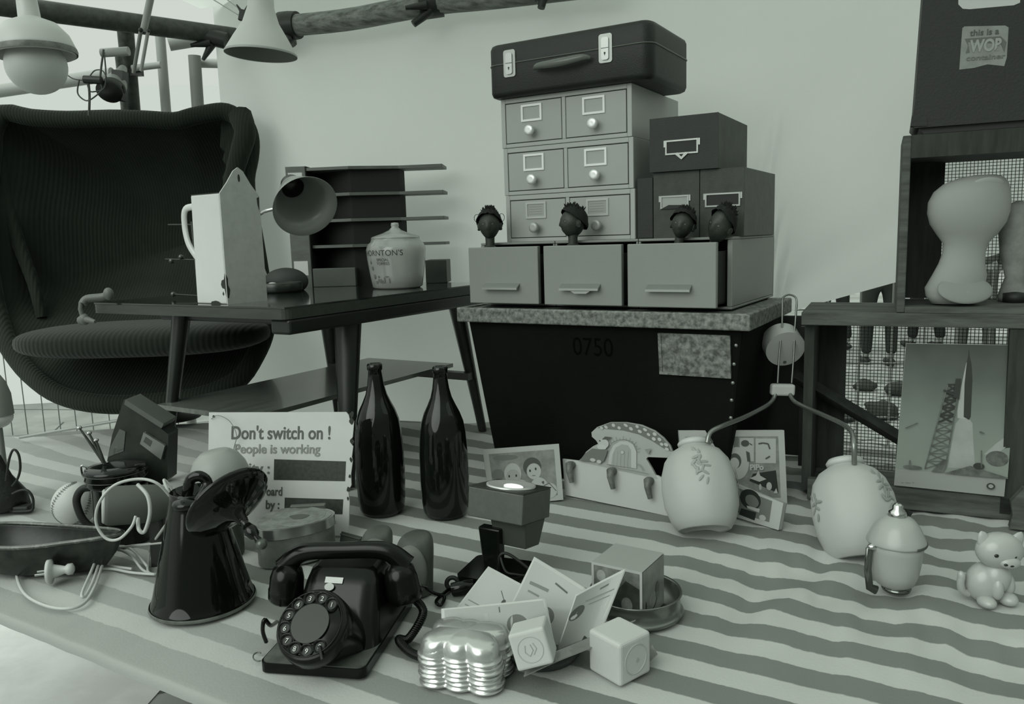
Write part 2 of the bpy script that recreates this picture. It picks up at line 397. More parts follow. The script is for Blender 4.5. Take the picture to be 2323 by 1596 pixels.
pulls = (0.055, 0.060, 0.070)
for k in range(3):
    dx0 = k * w3 + 0.008; dx1 = (k + 1) * w3 - 0.010; pl = -pulls[k]
    d = MB(); d.box(dx0, pl - 0.014, 0.010, dx1, pl, CBH - 0.010)
    dr = d.build('drawer', m_steel, t, bevel=0.002)
    q = MB(); q.box(dx0 + 0.006, pl, 0.014, dx0 + 0.009, pl + 0.34, CBH - 0.055); q.box(dx1 - 0.009, pl, 0.014, dx1 - 0.006, pl + 0.34, CBH - 0.030)
    q.box(dx0 + 0.006, pl, 0.014, dx1 - 0.006, pl + 0.34, 0.018); q.box(dx0 + 0.006, pl + 0.335, 0.014, dx1 - 0.006, pl + 0.34, CBH - 0.05)
    q.build('drawer_tray', m_dkin, dr)
    h = MB(); hx0 = dx0 + (dx1 - dx0) * 0.24; hx1 = dx0 + (dx1 - dx0) * 0.74; hz = 0.048
    h.add([(hx0, pl-0.014, hz+0.012), (hx1, pl-0.014, hz+0.012), (hx1, pl-0.030, hz+0.002), (hx0, pl-0.030, hz+0.002), (hx0, pl-0.014, hz+0.009), (hx1, pl-0.014, hz+0.009), (hx1, pl-0.030, hz-0.003), (hx0, pl-0.030, hz-0.003)],
          [(0,1,2,3), (4,7,6,5), (3,2,6,7), (0,3,7,4), (1,5,6,2), (0,4,5,1)])
    if k == 1: h.prism([(hx0+0.03, -0.004), (hx0+0.04, -0.010), (hx1-0.03, -0.010), (hx1-0.02, -0.004)], 0, 0.003, M=T(0, pl-0.027, hz) @ Rx(90))
    h.build('handle', mat('handle_metal', 0.42, 0.3, 0.8), dr)

# ---- tall stack of three two-drawer units
ZS = CZ + CBH
m_steel2 = mat('green_grey_enamel', 0.40, 0.45, var=0.02, vscale=5, bump=0.05, bscale=300)
m_front = mat('drawer_front_enamel', 0.37, 0.45, var=0.03, vscale=6)
m_gap = mat('gap_dark', 0.03, 0.8)
m_alu = mat('bright_aluminium', 0.78, 0.32, 0.55)
SY = ly + 0.045                                  # depth of the stack's fronts in the crate frame
UD = 0.33
xa, _ = incr(1150, 540, SY); UW = incr(1441, 540, SY)[0] - xa
rows = [(0.0, 0.118, 'bottom'), (0.1185, 0.118, 'middle'), (0.237, 0.121, 'top')]
labels = ['grey two-drawer index unit at the bottom of the tall stack, cards in its frames',
          'grey two-drawer index unit in the middle of the tall stack',
          'grey two-drawer index unit at the top of the stack, right under the small suitcase']
for (dz, hh, nm), lab in zip(rows, labels):
    ox = {'bottom': 0.0, 'middle': -0.003, 'top': -0.006}[nm]
    t = thing('card_index_unit', lab, 'cabinet', crl(xa + ox, SY, ZS + dz), TA, 'two-drawer index units in the tall stack')
    b = MB(); e = 0.012
    b.box(0, 0.004, 0, UW, UD, hh - 0.0005)
    b.box(0, 0, 0, e, 0.004, hh-0.0005); b.box(UW - e, 0, 0, UW, 0.004, hh-0.0005); b.box(e, 0, 0, UW - e, 0.004, e*0.8); b.box(e, 0, hh - e, UW - e, 0.004, hh-0.0005); b.box(UW/2 - 0.005, 0, e*0.8, UW/2 + 0.005, 0.004, hh - e)
    b.build('body', m_steel2, t, bevel=0.0012)
    g = MB(); g.box(e, 0.0030, e*0.8, UW - e, 0.0045, hh - e); g.build('drawer_gap', m_gap, t)
    for k in range(2):
        a0 = e + 0.0022 if k == 0 else UW/2 + 0.005 + 0.0015; a1 = UW/2 - 0.005 - 0.0015 if k == 0 else UW - e - 0.0022
        dr = MB().box(a0, 0.0, e*0.8 + 0.0018, a1, 0.005, hh - e - 0.0022).build('drawer', m_front, t, bevel=0.0008)
        cx = (a0 + a1) / 2 - 0.004; cz = hh * 0.665
        f = MB(); fw, fh, ft = 0.029, 0.0205, 0.0052
        f.box(cx-fw, -0.003, cz-fh, cx+fw, 0, cz-fh+ft); f.box(cx-fw, -0.003, cz+fh-ft, cx+fw, 0, cz+fh); f.box(cx-fw, -0.003, cz-fh+ft, cx-fw+ft, 0, cz+fh-ft); f.box(cx+fw-ft, -0.003, cz-fh+ft, cx+fw, 0, cz+fh-ft)
        fo = f.build('label_frame', mat('frame_white', 0.82 if nm != 'bottom' else 0.45, 0.4) if nm != 'bottom' else mat('frame_pale', 0.47, 0.4), dr)
        if nm == 'bottom':
            MB().box(cx-fw+ft, -0.0012, cz-fh+ft, cx+fw-ft, 0, cz+fh-ft).build('label_card', mat('card_pale', 0.36, 0.8), fo)
            l = MB()
            for q in range(4): l.box(cx-fw*0.7, -0.0014, cz-0.010+q*0.006, cx+fw*0.6, -0.0011, cz-0.0092+q*0.006)
            l.build('label_lines', m_ink3, fo)
        kn = MB(M=T(cx + (0.004 if k else 0.002), 0, hh*0.30) @ Rx(90))
        kn.lathe([(0.005, 0), (0.005, 0.010), (0.0125, 0.014), (0.0128, 0.022), (0.0112, 0.0242), (0.006, 0.0246), (0, 0.0243)], 28)
        kn.build('knob', m_alu if nm != 'bottom' else mat('dull_aluminium', 0.40, 0.4, 0.3), dr)

# ---- black narrow box between the stack and the card boxes, then the three card boxes
m_card = mat('black_board', 0.014, 0.55, var=0.2, vscale=20, bump=0.2, bscale=400)
m_cardg = mat('dark_board', 0.045, 0.6, var=0.2, vscale=30, bump=0.2, bscale=400)
m_cards = mat('board_side', 0.14, 0.7, var=0.1, vscale=30, bump=0.2, bscale=400)
m_brass = mat('worn_brass', 0.35, 0.3, 0.9)
def label_holder(parent, x, z, w, h, card, hook=True):
    f = MB(); k = 0.0035
    f.box(x, -0.003, z, x+w, 0, z+k); f.box(x, -0.003, z+h-k, x+w, 0, z+h); f.box(x, -0.003, z+k, x+k, 0, z+h-k); f.box(x+w-k, -0.003, z+k, x+w, 0, z+h-k)
    for sx in (x - 0.004, x + w): f.prism([(sx, z+h*0.55), (sx+0.004, z+h*0.55), (sx+0.004, z+h), (sx, z+h)], -0.0, 0.002, M=Rx(90))
    if hook: f.prism([(x+w*0.28, z+0.002), (x+w*0.5, z-0.012), (x+w*0.72, z+0.002), (x+w*0.62, z+0.004), (x+w*0.5, z-0.006), (x+w*0.38, z+0.004)], 0, 0.004, M=Rx(90))
    o = f.build('label_holder', m_brass, parent)
    MB().box(x+k, -0.001, z+k, x+w-k, 0, z+h-k).build('label_card', card, o)
yb = SY + 0.0
t_ = None
xb0, _ = incr(1446, 530, yb); xb1, _ = incr(1482, 530, yb); xm, _ = incr(1587, 530, yb); xe, zt = incr(1690, 380, yb)
hb = incr(1590, 384, yb)[1] - ZS
MB().box(0, 0, 0, xb1 - xa - UW - 0.005, 0.26, incr(1460, 403, yb)[1] - ZS).build('narrow_box', m_card, None, T(*crl(xa + UW + 0.003, yb + 0.004, ZS)) @ Rz(TA), bevel=0.002)
tag(bpy.data.objects['narrow_box'], 'plain black narrow box squeezed between the grey index units and the dark card boxes', 'box')
for (a, b_, lab, lw) in ((xb1, xm, 'dark index box with a torn pale card in its holder, left of the lower pair', 'pale'), (xm, xe, 'dark index box with an empty metal holder, right of the lower pair', 'dark')):
    w = b_ - a - 0.002
    t = thing('index_box', lab, 'box', crl(a + 0.001, yb, ZS), TA, 'dark index boxes on the drawer cabinet')
    MB().box(0, 0.004, 0, w, 0.30, hb - 0.001).build('body', m_cards, t, bevel=0.001)
    f = MB().box(0, 0, 0, w, 0.0039, hb - 0.001).build('front_panel', m_cardg, t)
    hw = w * (0.62 if lw == 'pale' else 0.80); hx = w * 0.16 if lw == 'pale' else w * 0.12
    label_holder(f, hx, hb * 0.44, hw, hb * 0.20, m_ink4 if lw == 'pale' else m_black, False)
    if lw == 'pale': MB().prism([(hx, hb*0.44), (hx+hw, hb*0.44), (hx+hw*0.85, hb*0.49), (hx+hw*0.3, hb*0.50)], 0.001, 0.0035, M=Rx(90)).build('torn_edge', m_black, f)
xt0, ztb = incr(1474, 384, yb - 0.012); xt1, _ = incr(1628, 378, yb - 0.012); _, ztt = incr(1550, 262, yb - 0.012)
TH = ztt - (ZS + hb)
t = thing('index_box', 'black index box with a brass label holder, alone on top of the lower pair', 'box', crl(xt0, yb - 0.012, ZS + hb), TA + 1, 'dark index boxes on the drawer cabinet')
w = xt1 - xt0
MB().box(0, 0.004, 0, w, 0.27, TH).build('body', mat('board_side_dark', 0.085, 0.7, var=0.15, vscale=30), t, bevel=0.001)
f = MB().box(0, 0, 0, w, 0.0039, TH).build('front_panel', m_card, t)
label_holder(f, w*0.24, TH*0.30, w*0.48, TH*0.27, m_black)

# ---- small suitcase on the stack
ZC = ZS + 0.237 + 0.121
m_leath = mat('dark_leatherette', 0.010, 0.5, var=0.25, vscale=30, bump=0.35, bscale=350)
m_leaths = mat('worn_leatherette', 0.03, 0.5, var=0.3, vscale=30, bump=0.3, bscale=350)
sx0, _ = incr(1104, 150, SY - 0.03); sx1, _ = incr(1478, 100, SY - 0.03)
SW = sx1 - sx0; SDp = 0.27; SH = 0.128
t = thing('suitcase', 'small dark suitcase with two bright locks, on top of the grey cabinet stack', 'suitcase', crl(sx0, SY - 0.03, ZC), TA)
def rounded(w, d, r, n=6, ins=0.0):
    pts = []
    for cx, cy, a in ((w-r, r, -90), (w-r, d-r, 0), (r, d-r, 90), (r, r, 180)):
        for i in range(n+1):
            q = R(a + 90*i/n); pts.append((cx + (r-ins)*math.cos(q), cy + (r-ins)*math.sin(q)))
    return pts
def soft_box(mb, w, d, z0, z1, r, e, mi=0, M=I4, top=True, bot=True):
    prof = ([(e, z0), (e*0.3, z0+e*0.3), (0, z0+e)] if bot else [(0, z0)]) + ([(0, z1-e), (e*0.3, z1-e*0.3), (e, z1)] if top else [(0, z1)])
    vs = []; fs = []; n = 0
    for ins, z in prof:
        pts = rounded(w, d, r, 6, ins); n = len(pts); vs += [(x, y, z) for x, y in pts]
    for j in range(len(prof)-1):
        for i in range(n): fs.append((j*n+i, j*n+(i+1) % n, (j+1)*n+(i+1) % n, (j+1)*n+i))
    mb.add(vs, fs, mi, True, M)
    mb.add(vs[:n], [tuple(reversed(range(n)))], mi, False, M); mb.add(vs[-n:], [tuple(range(n))], mi, False, M); return mb
soft_box(MB(), SW, SDp, 0, SH*0.60, 0.03, 0.012, top=False).build('bottom_shell', m_leath, t)
soft_box(MB(), SW, SDp, SH*0.61, SH, 0.03, 0.012, bot=False).build('lid', m_leath, t)
s_ = MB(M=T(0, 0, 0)); pts = [(x, y, SH*0.605) for x, y in rounded(SW, SDp, 0.03, 6, -0.0006)]
s_.tube(pts, 0.0018, 6, closed=True).build('seam_trim', mat('seam', 0.10, 0.4), t)
for fx in (0.155, 0.745):
    lx0 = SW*fx
    l = MB(M=T(lx0, 0, SH*0.60) @ Rx(90)); l.prism([(x-0.0165, y-0.032) for x, y in rounded(0.033, 0.064, 0.006, 4)], 0.0, 0.003)
    lk = l.build('lock_plate', mat('lock_metal', 0.42, 0.35, 0.5), t)
    h = MB(M=T(lx0, 0, SH*0.60) @ Rx(90)); h.prism([(x-0.009, y-0.026) for x, y in rounded(0.018, 0.050, 0.005, 4)], 0.003, 0.0065)
    h.build('hasp', mat('hasp_metal', 0.5, 0.3, 0.6), lk, bevel=0.001)
    d_ = MB(M=T(lx0, -0.0066, SH*0.60) @ Rx(90)); d_.prism([(-0.009, -0.0006), (0.009, -0.0006), (0.009, 0.0006), (-0.009, 0.0006)], 0, 0.0003); d_.cyl(0.0022, 0, 0.0004, 12, M=T(0, -0.011, 0)); d_.prism([(-0.0009, -0.016), (0.0009, -0.016), (0.0009, -0.011), (-0.0009, -0.011)], 0, 0.0004)
    d_.build('keyhole', m_ink, lk)
hp = [(SW*0.325, -0.012, SH*0.42), (SW*0.36, -0.022, SH*0.44), (SW*0.45, -0.028, SH*0.43), (SW*0.54, -0.028, SH*0.44), (SW*0.63, -0.022, SH*0.47), (SW*0.665, -0.012, SH*0.46)]
MB().tube(sm(hp, 5), [0.003+0.0045*math.sin(PI*i/25) for i in range(26)], 10, flat=1.3).build('handle', mat('handle_leather', 0.13, 0.25), t)

# ---- four dolls' heads peeping out of the drawers
m_skin = mat('dark_doll_rubber', 0.035, 0.5, var=0.2, vscale=60, bump=0.3, bscale=300); m_hair = mat('dark_doll_hair', 0.010, 0.9)
def doll_head(label, loc, rz, h, tilt=0, tuft='mohawk', lean=0, seed=1, long=1.0):
    t = thing('doll_head', label, 'doll', M=Matrix.Translation(loc) @ Rz(rz) @ Ry(lean) @ Rx(tilt))
    t['group'] = 'dolls peeping out of the drawers'
    k = h / 0.075; rnd = random.Random(seed)
    n, m = 28, 20; vs = []; fs = []
    for j in range(m+1):
        ph = PI*j/m
        for i in range(n):
            th = 2*PI*i/n; x = math.sin(ph)*math.cos(th); y = math.sin(ph)*math.sin(th); z = -math.cos(ph)
            X, Y, Z = x*0.023, y*0.026, z*0.029
            if z < 0: X *= 1 + 0.28*z; Y *= 1 + 0.12*z
            f = max(0, -y)
            Y -= 0.006*f*math.exp(-((x/0.16)**2 + ((z+0.12)/0.17)**2))          # nose
            Y -= 0.003*f*math.exp(-((x/0.35)**2 + ((z-0.22)/0.10)**2))          # brow
            Y += 0.004*f*(math.exp(-(((x-0.36)/0.16)**2 + ((z-0.05)/0.12)**2)) + math.exp(-(((x+0.36)/0.16)**2 + ((z-0.05)/0.12)**2)))
            Y -= 0.0035*f*(math.exp(-((x/0.30)**2 + ((z+0.42)/0.06)**2)) + math.exp(-((x/0.27)**2 + ((z+0.56)/0.06)**2)))
            Y -= 0.004*f*math.exp(-((x/0.25)**2 + ((z+0.82)/0.14)**2))
            vs.append((X*k, Y*k, (Z+0.046)*k*long))
    for j in range(m):
        for i in range(n): fs.append((j*n+i, j*n+(i+1) % n, (j+1)*n+(i+1) % n, (j+1)*n+i))
    hd = MB().add(vs, fs, 0, True)
    hd.lathe([(0.010*k, 0), (0.0095*k, 0.012*k), (0.010*k, 0.024*k)], 20)
    hd.lathe([(0.024*k, -0.012*k), (0.020*k, -0.003*k), (0.010*k, 0.004*k)], 20)
    hd.build('head', m_skin, t)
    for sx in (-1, 1):
        e = MB(M=T(sx*0.0225*k, 0.002*k, 0.044*k*long) @ Rz(sx*-20)); e.ball(0.0035*k, 0.006*k, 0.0085*k, 12, 8)
        e.tube([(sx*0.002*k, 0.004*k*math.cos(a), 0.007*k*math.sin(a)) for a in [i*0.5 for i in range(12)]], 0.0014*k, 6)
        e.build('ear', m_skin, t)
        MB(M=T(sx*0.0085*k, -0.0205*k, 0.049*k*long)).ball(0.0036*k, 0.0024*k, 0.0026*k, 10, 8).build('eye', mat('doll_eye', 0.12, 0.2), t)
    hr = MB()
    vs2 = []; fs2 = []
    for j in range(11):
        ph = PI*j/20
        for i in range(n):
            th = 2*PI*i/n; back = 0.75 + 0.35*math.sin(th)
            q = ph*back*1.15; r_ = 1.14 + 0.14*rnd.random()
            vs2.append((0.0235*k*r_*math.sin(q)*math.cos(th), 0.0265*k*r_*math.sin(q)*math.sin(th), (0.046+0.0295*r_*math.cos(q))*k*long))
    for j in range(10):
        for i in range(n): fs2.append((j*n+i, (j+1)*n+i, (j+1)*n+(i+1) % n, j*n+(i+1) % n))
    hr.add(vs2, fs2, 0, True)
    for q in range(130):
        th = rnd.uniform(0, 2*PI); ph = rnd.uniform(0.0, 1.0)*(0.75+0.35*math.sin(th))
        n_ = Vector((math.sin(ph)*math.cos(th), math.sin(ph)*math.sin(th), math.cos(ph)))
        p = Vector((n_.x*0.024*k, n_.y*0.027*k, (0.046+n_.z*0.030)*k*long)); up = Vector((rnd.uniform(-.5,.5), rnd.uniform(-.5,.5), 1.0))
        if tuft == 'quiff': up += Vector((0, -1.4, 0)) if n_.y < 0 else Vector((0, 0.3, 0))
        d = (n_*0.7 + up*0.5).normalized(); l = rnd.uniform(0.005, 0.014)*k
        hr.tube([p - d*0.003*k, p + d*l*0.5, p + d*l], [0.0024*k, 0.0018*k, 0.0004*k], 5)
    hr.build('hair', m_hair, t)
    if tuft == 'rings':
        for sx in (-1, 1): MB(M=T(sx*0.026*k, 0, 0.062*k)).tube([(0.006*k*math.cos(a), 0, 0.008*k*math.sin(a)) for a in [i*2*PI/16 for i in range(16)]], 0.0006*k, 6, closed=True).build('hair_ring', m_hair, t)
    return t
def cbw(x, y, z): return (CB @ Vector((x, y, z)))
dy_ = -0.028
a = Pl(1112, 556, cbw(0, dy_, 0), DY); doll_head('dark doll head with wire hair rings, in the left open drawer', Vector((a.x, a.y, CZ+CBH-0.012)), TA+22, 0.090, tuft='rings', seed=3)
a = Pl(1300, 556, cbw(0, dy_, 0), DY); doll_head('dark doll head in profile with an upswept quiff, in the middle open drawer', Vector((a.x, a.y, CZ+CBH-0.012)), TA-38, 0.088, tuft='quiff', seed=5)
a = Pl(1538, 556, cbw(0, dy_, 0), DY); doll_head('dark doll head tipped sideways, in the right open drawer before the pale label', Vector((a.x, a.y, CZ+CBH-0.020)), TA+5, 0.080, lean=12, seed=8)
a = Pl(1612, 556, cbw(0, dy_ + 0.01, 0), DY); doll_head('tall dark doll head leaning right, rearmost in the right open drawer', Vector((a.x, a.y, CZ+CBH-0.034)), TA-20, 0.082, lean=24, seed=11, long=1.25)
# ================= armchair =================
m_cord = mat('corduroy', 0.028, 0.95, var=0.15, vscale=5, spec=0.1)
nt = m_cord.node_tree; N = nt.nodes; L = nt.links; B = N['Principled BSDF']
B.inputs['Sheen Weight'].default_value = 0.12; B.inputs['Sheen Roughness'].default_value = 0.4; B.inputs['Sheen Tint'].default_value = (0.6, 0.7, 0.6, 1)
tc = N.new('ShaderNodeTexCoord'); wv = N.new('ShaderNodeTexWave'); wv.bands_direction = 'X'; wv.inputs['Scale'].default_value = 30; wv.inputs['Distortion'].default_value = 0.6; wv.inputs['Detail'].default_value = 1
bp = N.new('ShaderNodeBump'); bp.inputs['Strength'].default_value = 0.4; bp.inputs['Distance'].default_value = 0.003
L.new(tc.outputs['Object'], wv.inputs['Vector']); L.new(wv.outputs['Fac'], bp.inputs['Height']); L.new(bp.outputs['Normal'], B.inputs['Normal'])
outl = [(-30,330),(-26,285),(0,246),(60,256),(150,261),(250,258),(330,260),(400,264),(440,254),(490,244),(520,243),(548,258),(568,278),(577,310),(575,350),(566,400),(572,460),(588,550),(603,640),(616,715),(610,765),(590,812),(558,862),(510,893),(440,915),(340,927),(250,931),(170,922),(110,900),(60,862),(25,820),(2,780),(-22,700),(-38,600),(-42,480),(-36,390)]
def rim_y(px, py):
    a = (py - 245) / 685.0
    y = 2.86 - 0.10 * a - 0.32 * max(0, a - 0.62) / 0.38
    y -= 0.10 * math.exp(-((a - 0.45) / 0.3) ** 2) * min(1, abs(px - 285) / 300)
    return y
rim = sm([V(px, py, rim_y(px, py)) for px, py in outl], 3, True)
cc = Vector((-1.22, 2.72, 0.62)); Nr = len(rim)
chair = thing('lounge_armchair', 'big dark corduroy egg-shaped armchair standing at the left behind the coffee table', 'armchair', (-1.22, 2.72, 0.0))
off = Vector((-1.22, 2.72, 0.0))
def shell(inner):
    vs = []; fs = []; K = 16
    for j in range(K + 1):
        s = 1 - j / K * 0.995
        for p in rim:
            q = cc + (p - cc) * s
            depth = (0.30 if inner else 0.40) * (1 - s ** 3.2)
            low = max(0, (0.42 - q.z) / 0.42)                # the seat pan: shallower and forward
            depth *= 1 - 0.55 * low
            y = cc.y + (p.y - cc.y) * s + depth + (0.10 * (1 - s) )
            y = min(y, wall_y(q.x) - 0.03) if q.x > -1.0 else y
            vs.append(Vector((q.x, y, q.z)) - off)
    n = Nr
    for j in range(K):
        for i in range(n): fs.append((j*n+i, j*n+(i+1) % n, (j+1)*n+(i+1) % n, (j+1)*n+i))
    return vs, fs
vs, fs = shell(True)
MB().add(vs, fs, 0, True).build('shell', m_cord, chair, thick=0.03)
rr = []
for i, p in enumerate(rim):
    rr.append(0.030)
MB().tube([cc + (p - cc) * 0.965 - off for p in rim], rr, 12, closed=True, flat=1.0).build('padded_edge', m_cord, chair)
# folded ear at the upper right and the seat lip
ear = sm([V(545, 262, 2.80), V(556, 300, 2.76), V(545, 345, 2.74), V(530, 400, 2.74), V(520, 460, 2.76), V(520, 540, 2.80)], 5)
MB().tube([p - off for p in ear], [0.040 - 0.0007*i for i in range(len(ear))], 10).build('wing_fold', m_cord, chair)
ear = sm([V(-14, 300, 2.86), V(0, 380, 2.84), V(16, 470, 2.82), V(45, 560, 2.80), V(75, 640, 2.78), V(95, 720, 2.76)], 5)
MB().tube([p - off for p in ear], [0.030 - 0.0005*i for i in range(len(ear))], 10).build('wing_fold', m_cord, chair)
cv = []; cf = []; n, m = 48, 18
pc = V(330, 765, 2.50)
for j in range(m + 1):
    ph = -PI/2 + PI*j/m
    for i in range(n):
        th = 2*PI*i/n
        sg = lambda v, e: math.copysign(abs(v)**e, v)
        x = 0.385*sg(math.cos(ph), 0.5)*sg(math.cos(th), 0.75); y = 0.20*sg(math.cos(ph), 0.5)*sg(math.sin(th), 0.75); z = 0.048*sg(math.sin(ph), 0.7)
        cv.append(Vector((x, y, z)) + pc - off)
for j in range(m):
    for i in range(n): cf.append((j*n+i, j*n+(i+1) % n, (j+1)*n+(i+1) % n, (j+1)*n+i))
MB().add(cv, cf, 0, True).build('seat_cushion', mat('corduroy_cushion', 0.022, 0.95, spec=0.1), chair)
MATS['corduroy_cushion'].node_tree.nodes['Principled BSDF'].inputs['Sheen Weight'].default_value = 0.15
b2 = MATS['corduroy_cushion'].node_tree; w2 = b2.nodes.new('ShaderNodeTexWave'); w2.bands_direction = 'X'; w2.inputs['Scale'].default_value = 20
t2 = b2.nodes.new('ShaderNodeTexCoord'); p2 = b2.nodes.new('ShaderNodeBump'); p2.inputs['Distance'].default_value = 0.005; p2.inputs['Strength'].default_value = 0.25
b2.links.new(t2.outputs['Object'], w2.inputs['Vector']); b2.links.new(w2.outputs['Fac'], p2.inputs['Height']); b2.links.new(p2.outputs['Normal'], b2.nodes['Principled BSDF'].inputs['Normal'])
MB(M=T(0, 0.05, 0)).lathe([(0.10, 0.0), (0.10, 0.012), (0.04, 0.02), (0.035, 0.16)], 32).build('base', m_black, chair)

# ================= coffee table =================
ZT = 0.465
C1 = Vector((-1.091, 2.068, 0))
ct = thing('coffee_table', 'dark wooden coffee table with a lower shelf, under the white jug', 'table', C1, TA)
m_tbl = mat('polished_dark_wood', 0.022, 0.10, spec=0.7, coat=0.6)
m_tble = mat('dark_wood_edge', 0.040, 0.45, var=0.2, vscale=10, stretch=(1, 8, 8))
m_leg = mat('dark_leg', 0.014, 0.35, var=0.2)
TLn, TWd = 0.86, 0.70
MB().box(0.004, 0.004, ZT - 0.004, TWd - 0.004, TLn - 0.004, ZT).build('table_top', m_tbl, ct)
mb = MB(); mb.prism([(x, y) for x, y in rounded(TWd, TLn, 0.02, 4)], ZT - 0.027, ZT - 0.0045)
mb.build('edge_board', m_tble, ct, bevel=0.003)
MB().box(TWd - 0.06, 0.012, ZT - 0.062, TWd - 0.002, TLn - 0.02, ZT - 0.0275).build('side_apron', m_leg, ct, bevel=0.006)
MB().box(0.15, 0.09, ZT - 0.050, TWd - 0.046, 0.12, ZT - 0.028).build('end_apron', m_leg, ct, bevel=0.004)
MB().box(0.10, TLn - 0.12, ZT - 0.060, TWd - 0.046, TLn - 0.09, ZT - 0.028).build('end_apron', m_leg, ct, bevel=0.004)
def leg(x0, y0, x1, y1, w0=0.038, w1=0.019):
    a = Vector((x0, y0, ZT - 0.03)); b = Vector((x1, y1, 0.001))
    mb = MB(); d = (a - b); n = 5
    mb.tube([b + d*i/n for i in range(n+1)], [w1 + (w0-w1)*(i/n)**1.3 for i in range(n+1)], 8, flat=0.62)
    return mb.build('leg', m_leg, ct)
leg(0.225, 0.10, 0.177, 0.037); leg(0.635, 0.27, 0.668, 0.195); leg(0.10, 0.76, 0.06, 0.83); leg(0.62, 0.76, 0.66, 0.83)
MB().box(0.20, 0.02, 0.195, 0.55, 0.84, 0.207).build('lower_shelf', mat('shelf_wood', 0.13, 0.25, var=0.2, vscale=6, coat=0.3, stretch=(8, 1, 8)), ct)
MB().box(0.16, 0.07, 0.178, 0.62, 0.095, 0.194).build('crossbar', m_leg, ct); MB().box(0.09, 0.76, 0.172, 0.66, 0.79, 0.194).build('crossbar', m_leg, ct)

# white enamel jug with gabled back plate
m_enam = mat('white_enamel', 0.62, 0.25, var=0.03, vscale=6, coat=0.3)
m_chip = mat('rust_chip', 0.03, 0.8)
pj = G(515, 690, ZT); JH = 0.262
t = thing('enamel_jug', 'tall white enamel jug with a pointed back plate, on the coffee table', 'jug', pj, 57)
JW, JD = 0.116, 0.112                            # right face along +x, left face along +y... in local axes
mb = MB(); mb.frus((0, 0), (JW, JD), (0.004, 0.002), (JW - 0.004, JD - 0.004), 0.0, JH - 0.005)
mb.build('body', m_enam, t, bevel=0.004, bseg=3)
gp = [(0, JH*0.0), (JW, 0), (JW - 0.002, JH - 0.010), (JW*0.78, JH + 0.018), (JW*0.62, JH + 0.046), (JW*0.5, JH + 0.055), (JW*0.38, JH + 0.046), (JW*0.20, JH + 0.018), (0.002, JH - 0.006)]
mb = MB(M=Rx(90)); mb.prism(gp, 0.0002, 0.0035); mb.build('back_plate', mat('enamel_grey_white', 0.47, 0.35, var=0.06, vscale=50), t, bevel=0.001)
MB(M=T(JW*0.5, -0.0037, JH + 0.030) @ Rx(90)).prism([(0.003*math.cos(a), 0.009*math.sin(a)) for a in [i*PI/8 for i in range(16)]], 0, 0.0006).build('hanging_hole', m_chip, t)
hd = sm([(0.004, JD*0.9, JH*0.88), (-0.002, JD+0.022, JH*0.86), (-0.002, JD+0.030, JH*0.72), (-0.002, JD+0.022, JH*0.55), (0.002, JD+0.002, JH*0.42)], 6)
MB(M=T(0.014, 0.004, 0)).tube([Vector((p.x, JD*0.9 + (p.y - JD*0.9)*1.12, p.z)) for p in hd], 0.0052, 10, flat=1.6).build('handle', m_enam, t)
ch = MB()
def blob(mb, M, pts, d=0.0006): mb.prism(pts, 0, d, M=M)
blob(ch, T(0, 0, 0) @ Rx(90) @ T(0, 0, 0.0037), [(0.0, 0.070), (0.005, 0.060), (0.004, 0.045), (0.009, 0.034), (0.007, 0.024), (0.004, 0.014), (0, 0.016)])
blob(ch, Rz(-90) @ Rx(90) @ T(0, 0, -0.0003), [(-0.0, 0.072), (-0.004, 0.058), (-0.012, 0.056), (-0.016, 0.046), (-0.012, 0.038), (-0.004, 0.036), (0.0, 0.018)])
blob(ch, Rz(-90) @ Rx(90) @ T(0, 0, -0.0003), [(-0.020, 0.0), (-0.060, 0.0), (-0.055, 0.006), (-0.040, 0.008), (-0.028, 0.006)])
blob(ch, Rz(-90) @ Rx(90) @ T(0, 0, -0.0003), [(-0.010, 0.030), (-0.013, 0.024), (-0.010, 0.020), (-0.007, 0.024)])
blob(ch, T(0, -0.0034, 0) @ Rx(90), [(JW-0.010, JH-0.015), (JW-0.003, JH-0.012), (JW-0.005, JH-0.045), (JW-0.009, JH-0.03)])
ch.build('enamel_chips', m_chip, t); t.children[-1]['kind'] = 'stuff'
# rim wear
MB().box(0.004, 0.004, JH-0.0055, JW-0.006, JD-0.006, JH-0.004).build('open_top', m_chip, t)

# table lamp with a flared shade
ls = V(690, 470, 2.12); base = G(560, 664, ZT); base.x = V(585, 600, 2.30).x; base.y = 2.38
lt = thing('desk_lamp', 'small pale desk lamp with a flared metal shade, behind the white jug', 'lamp', Vector((base.x, base.y, ZT)))
o = Vector((base.x, base.y, ZT))
MB().lathe([(0.055, 0), (0.055, 0.008), (0.045, 0.018), (0.008, 0.024), (0.007, 0.04)], 28).build('base', m_white_plastic, lt)
top = V(640, 470, 2.20) - o
MB().tube(sm([(0, 0, 0.03), (-0.02, 0, 0.10), (-0.03, -0.01, 0.18), tuple(V(592, 484, 2.22) - o), tuple(top)], 6), 0.005, 10).build('arm', m_chrome, lt)
ax = (V(722, 514, 1.99) - V(664, 424, 2.15)).normalized()
sh = MB(M=frame_to(V(664, 424, 2.15) - o, ax))
prof = [(0.030, 0.0), (0.034, 0.004), (0.046, 0.030), (0.062, 0.065), (0.084, 0.112), (0.0835, 0.113), (0.061, 0.066), (0.045, 0.031), (0.030, 0.006)]
sh.lathe(prof, 48, cap=False); sh.build('lamp_shade', mat('shade_grey', 0.28, 0.30, spec=0.6), lt)
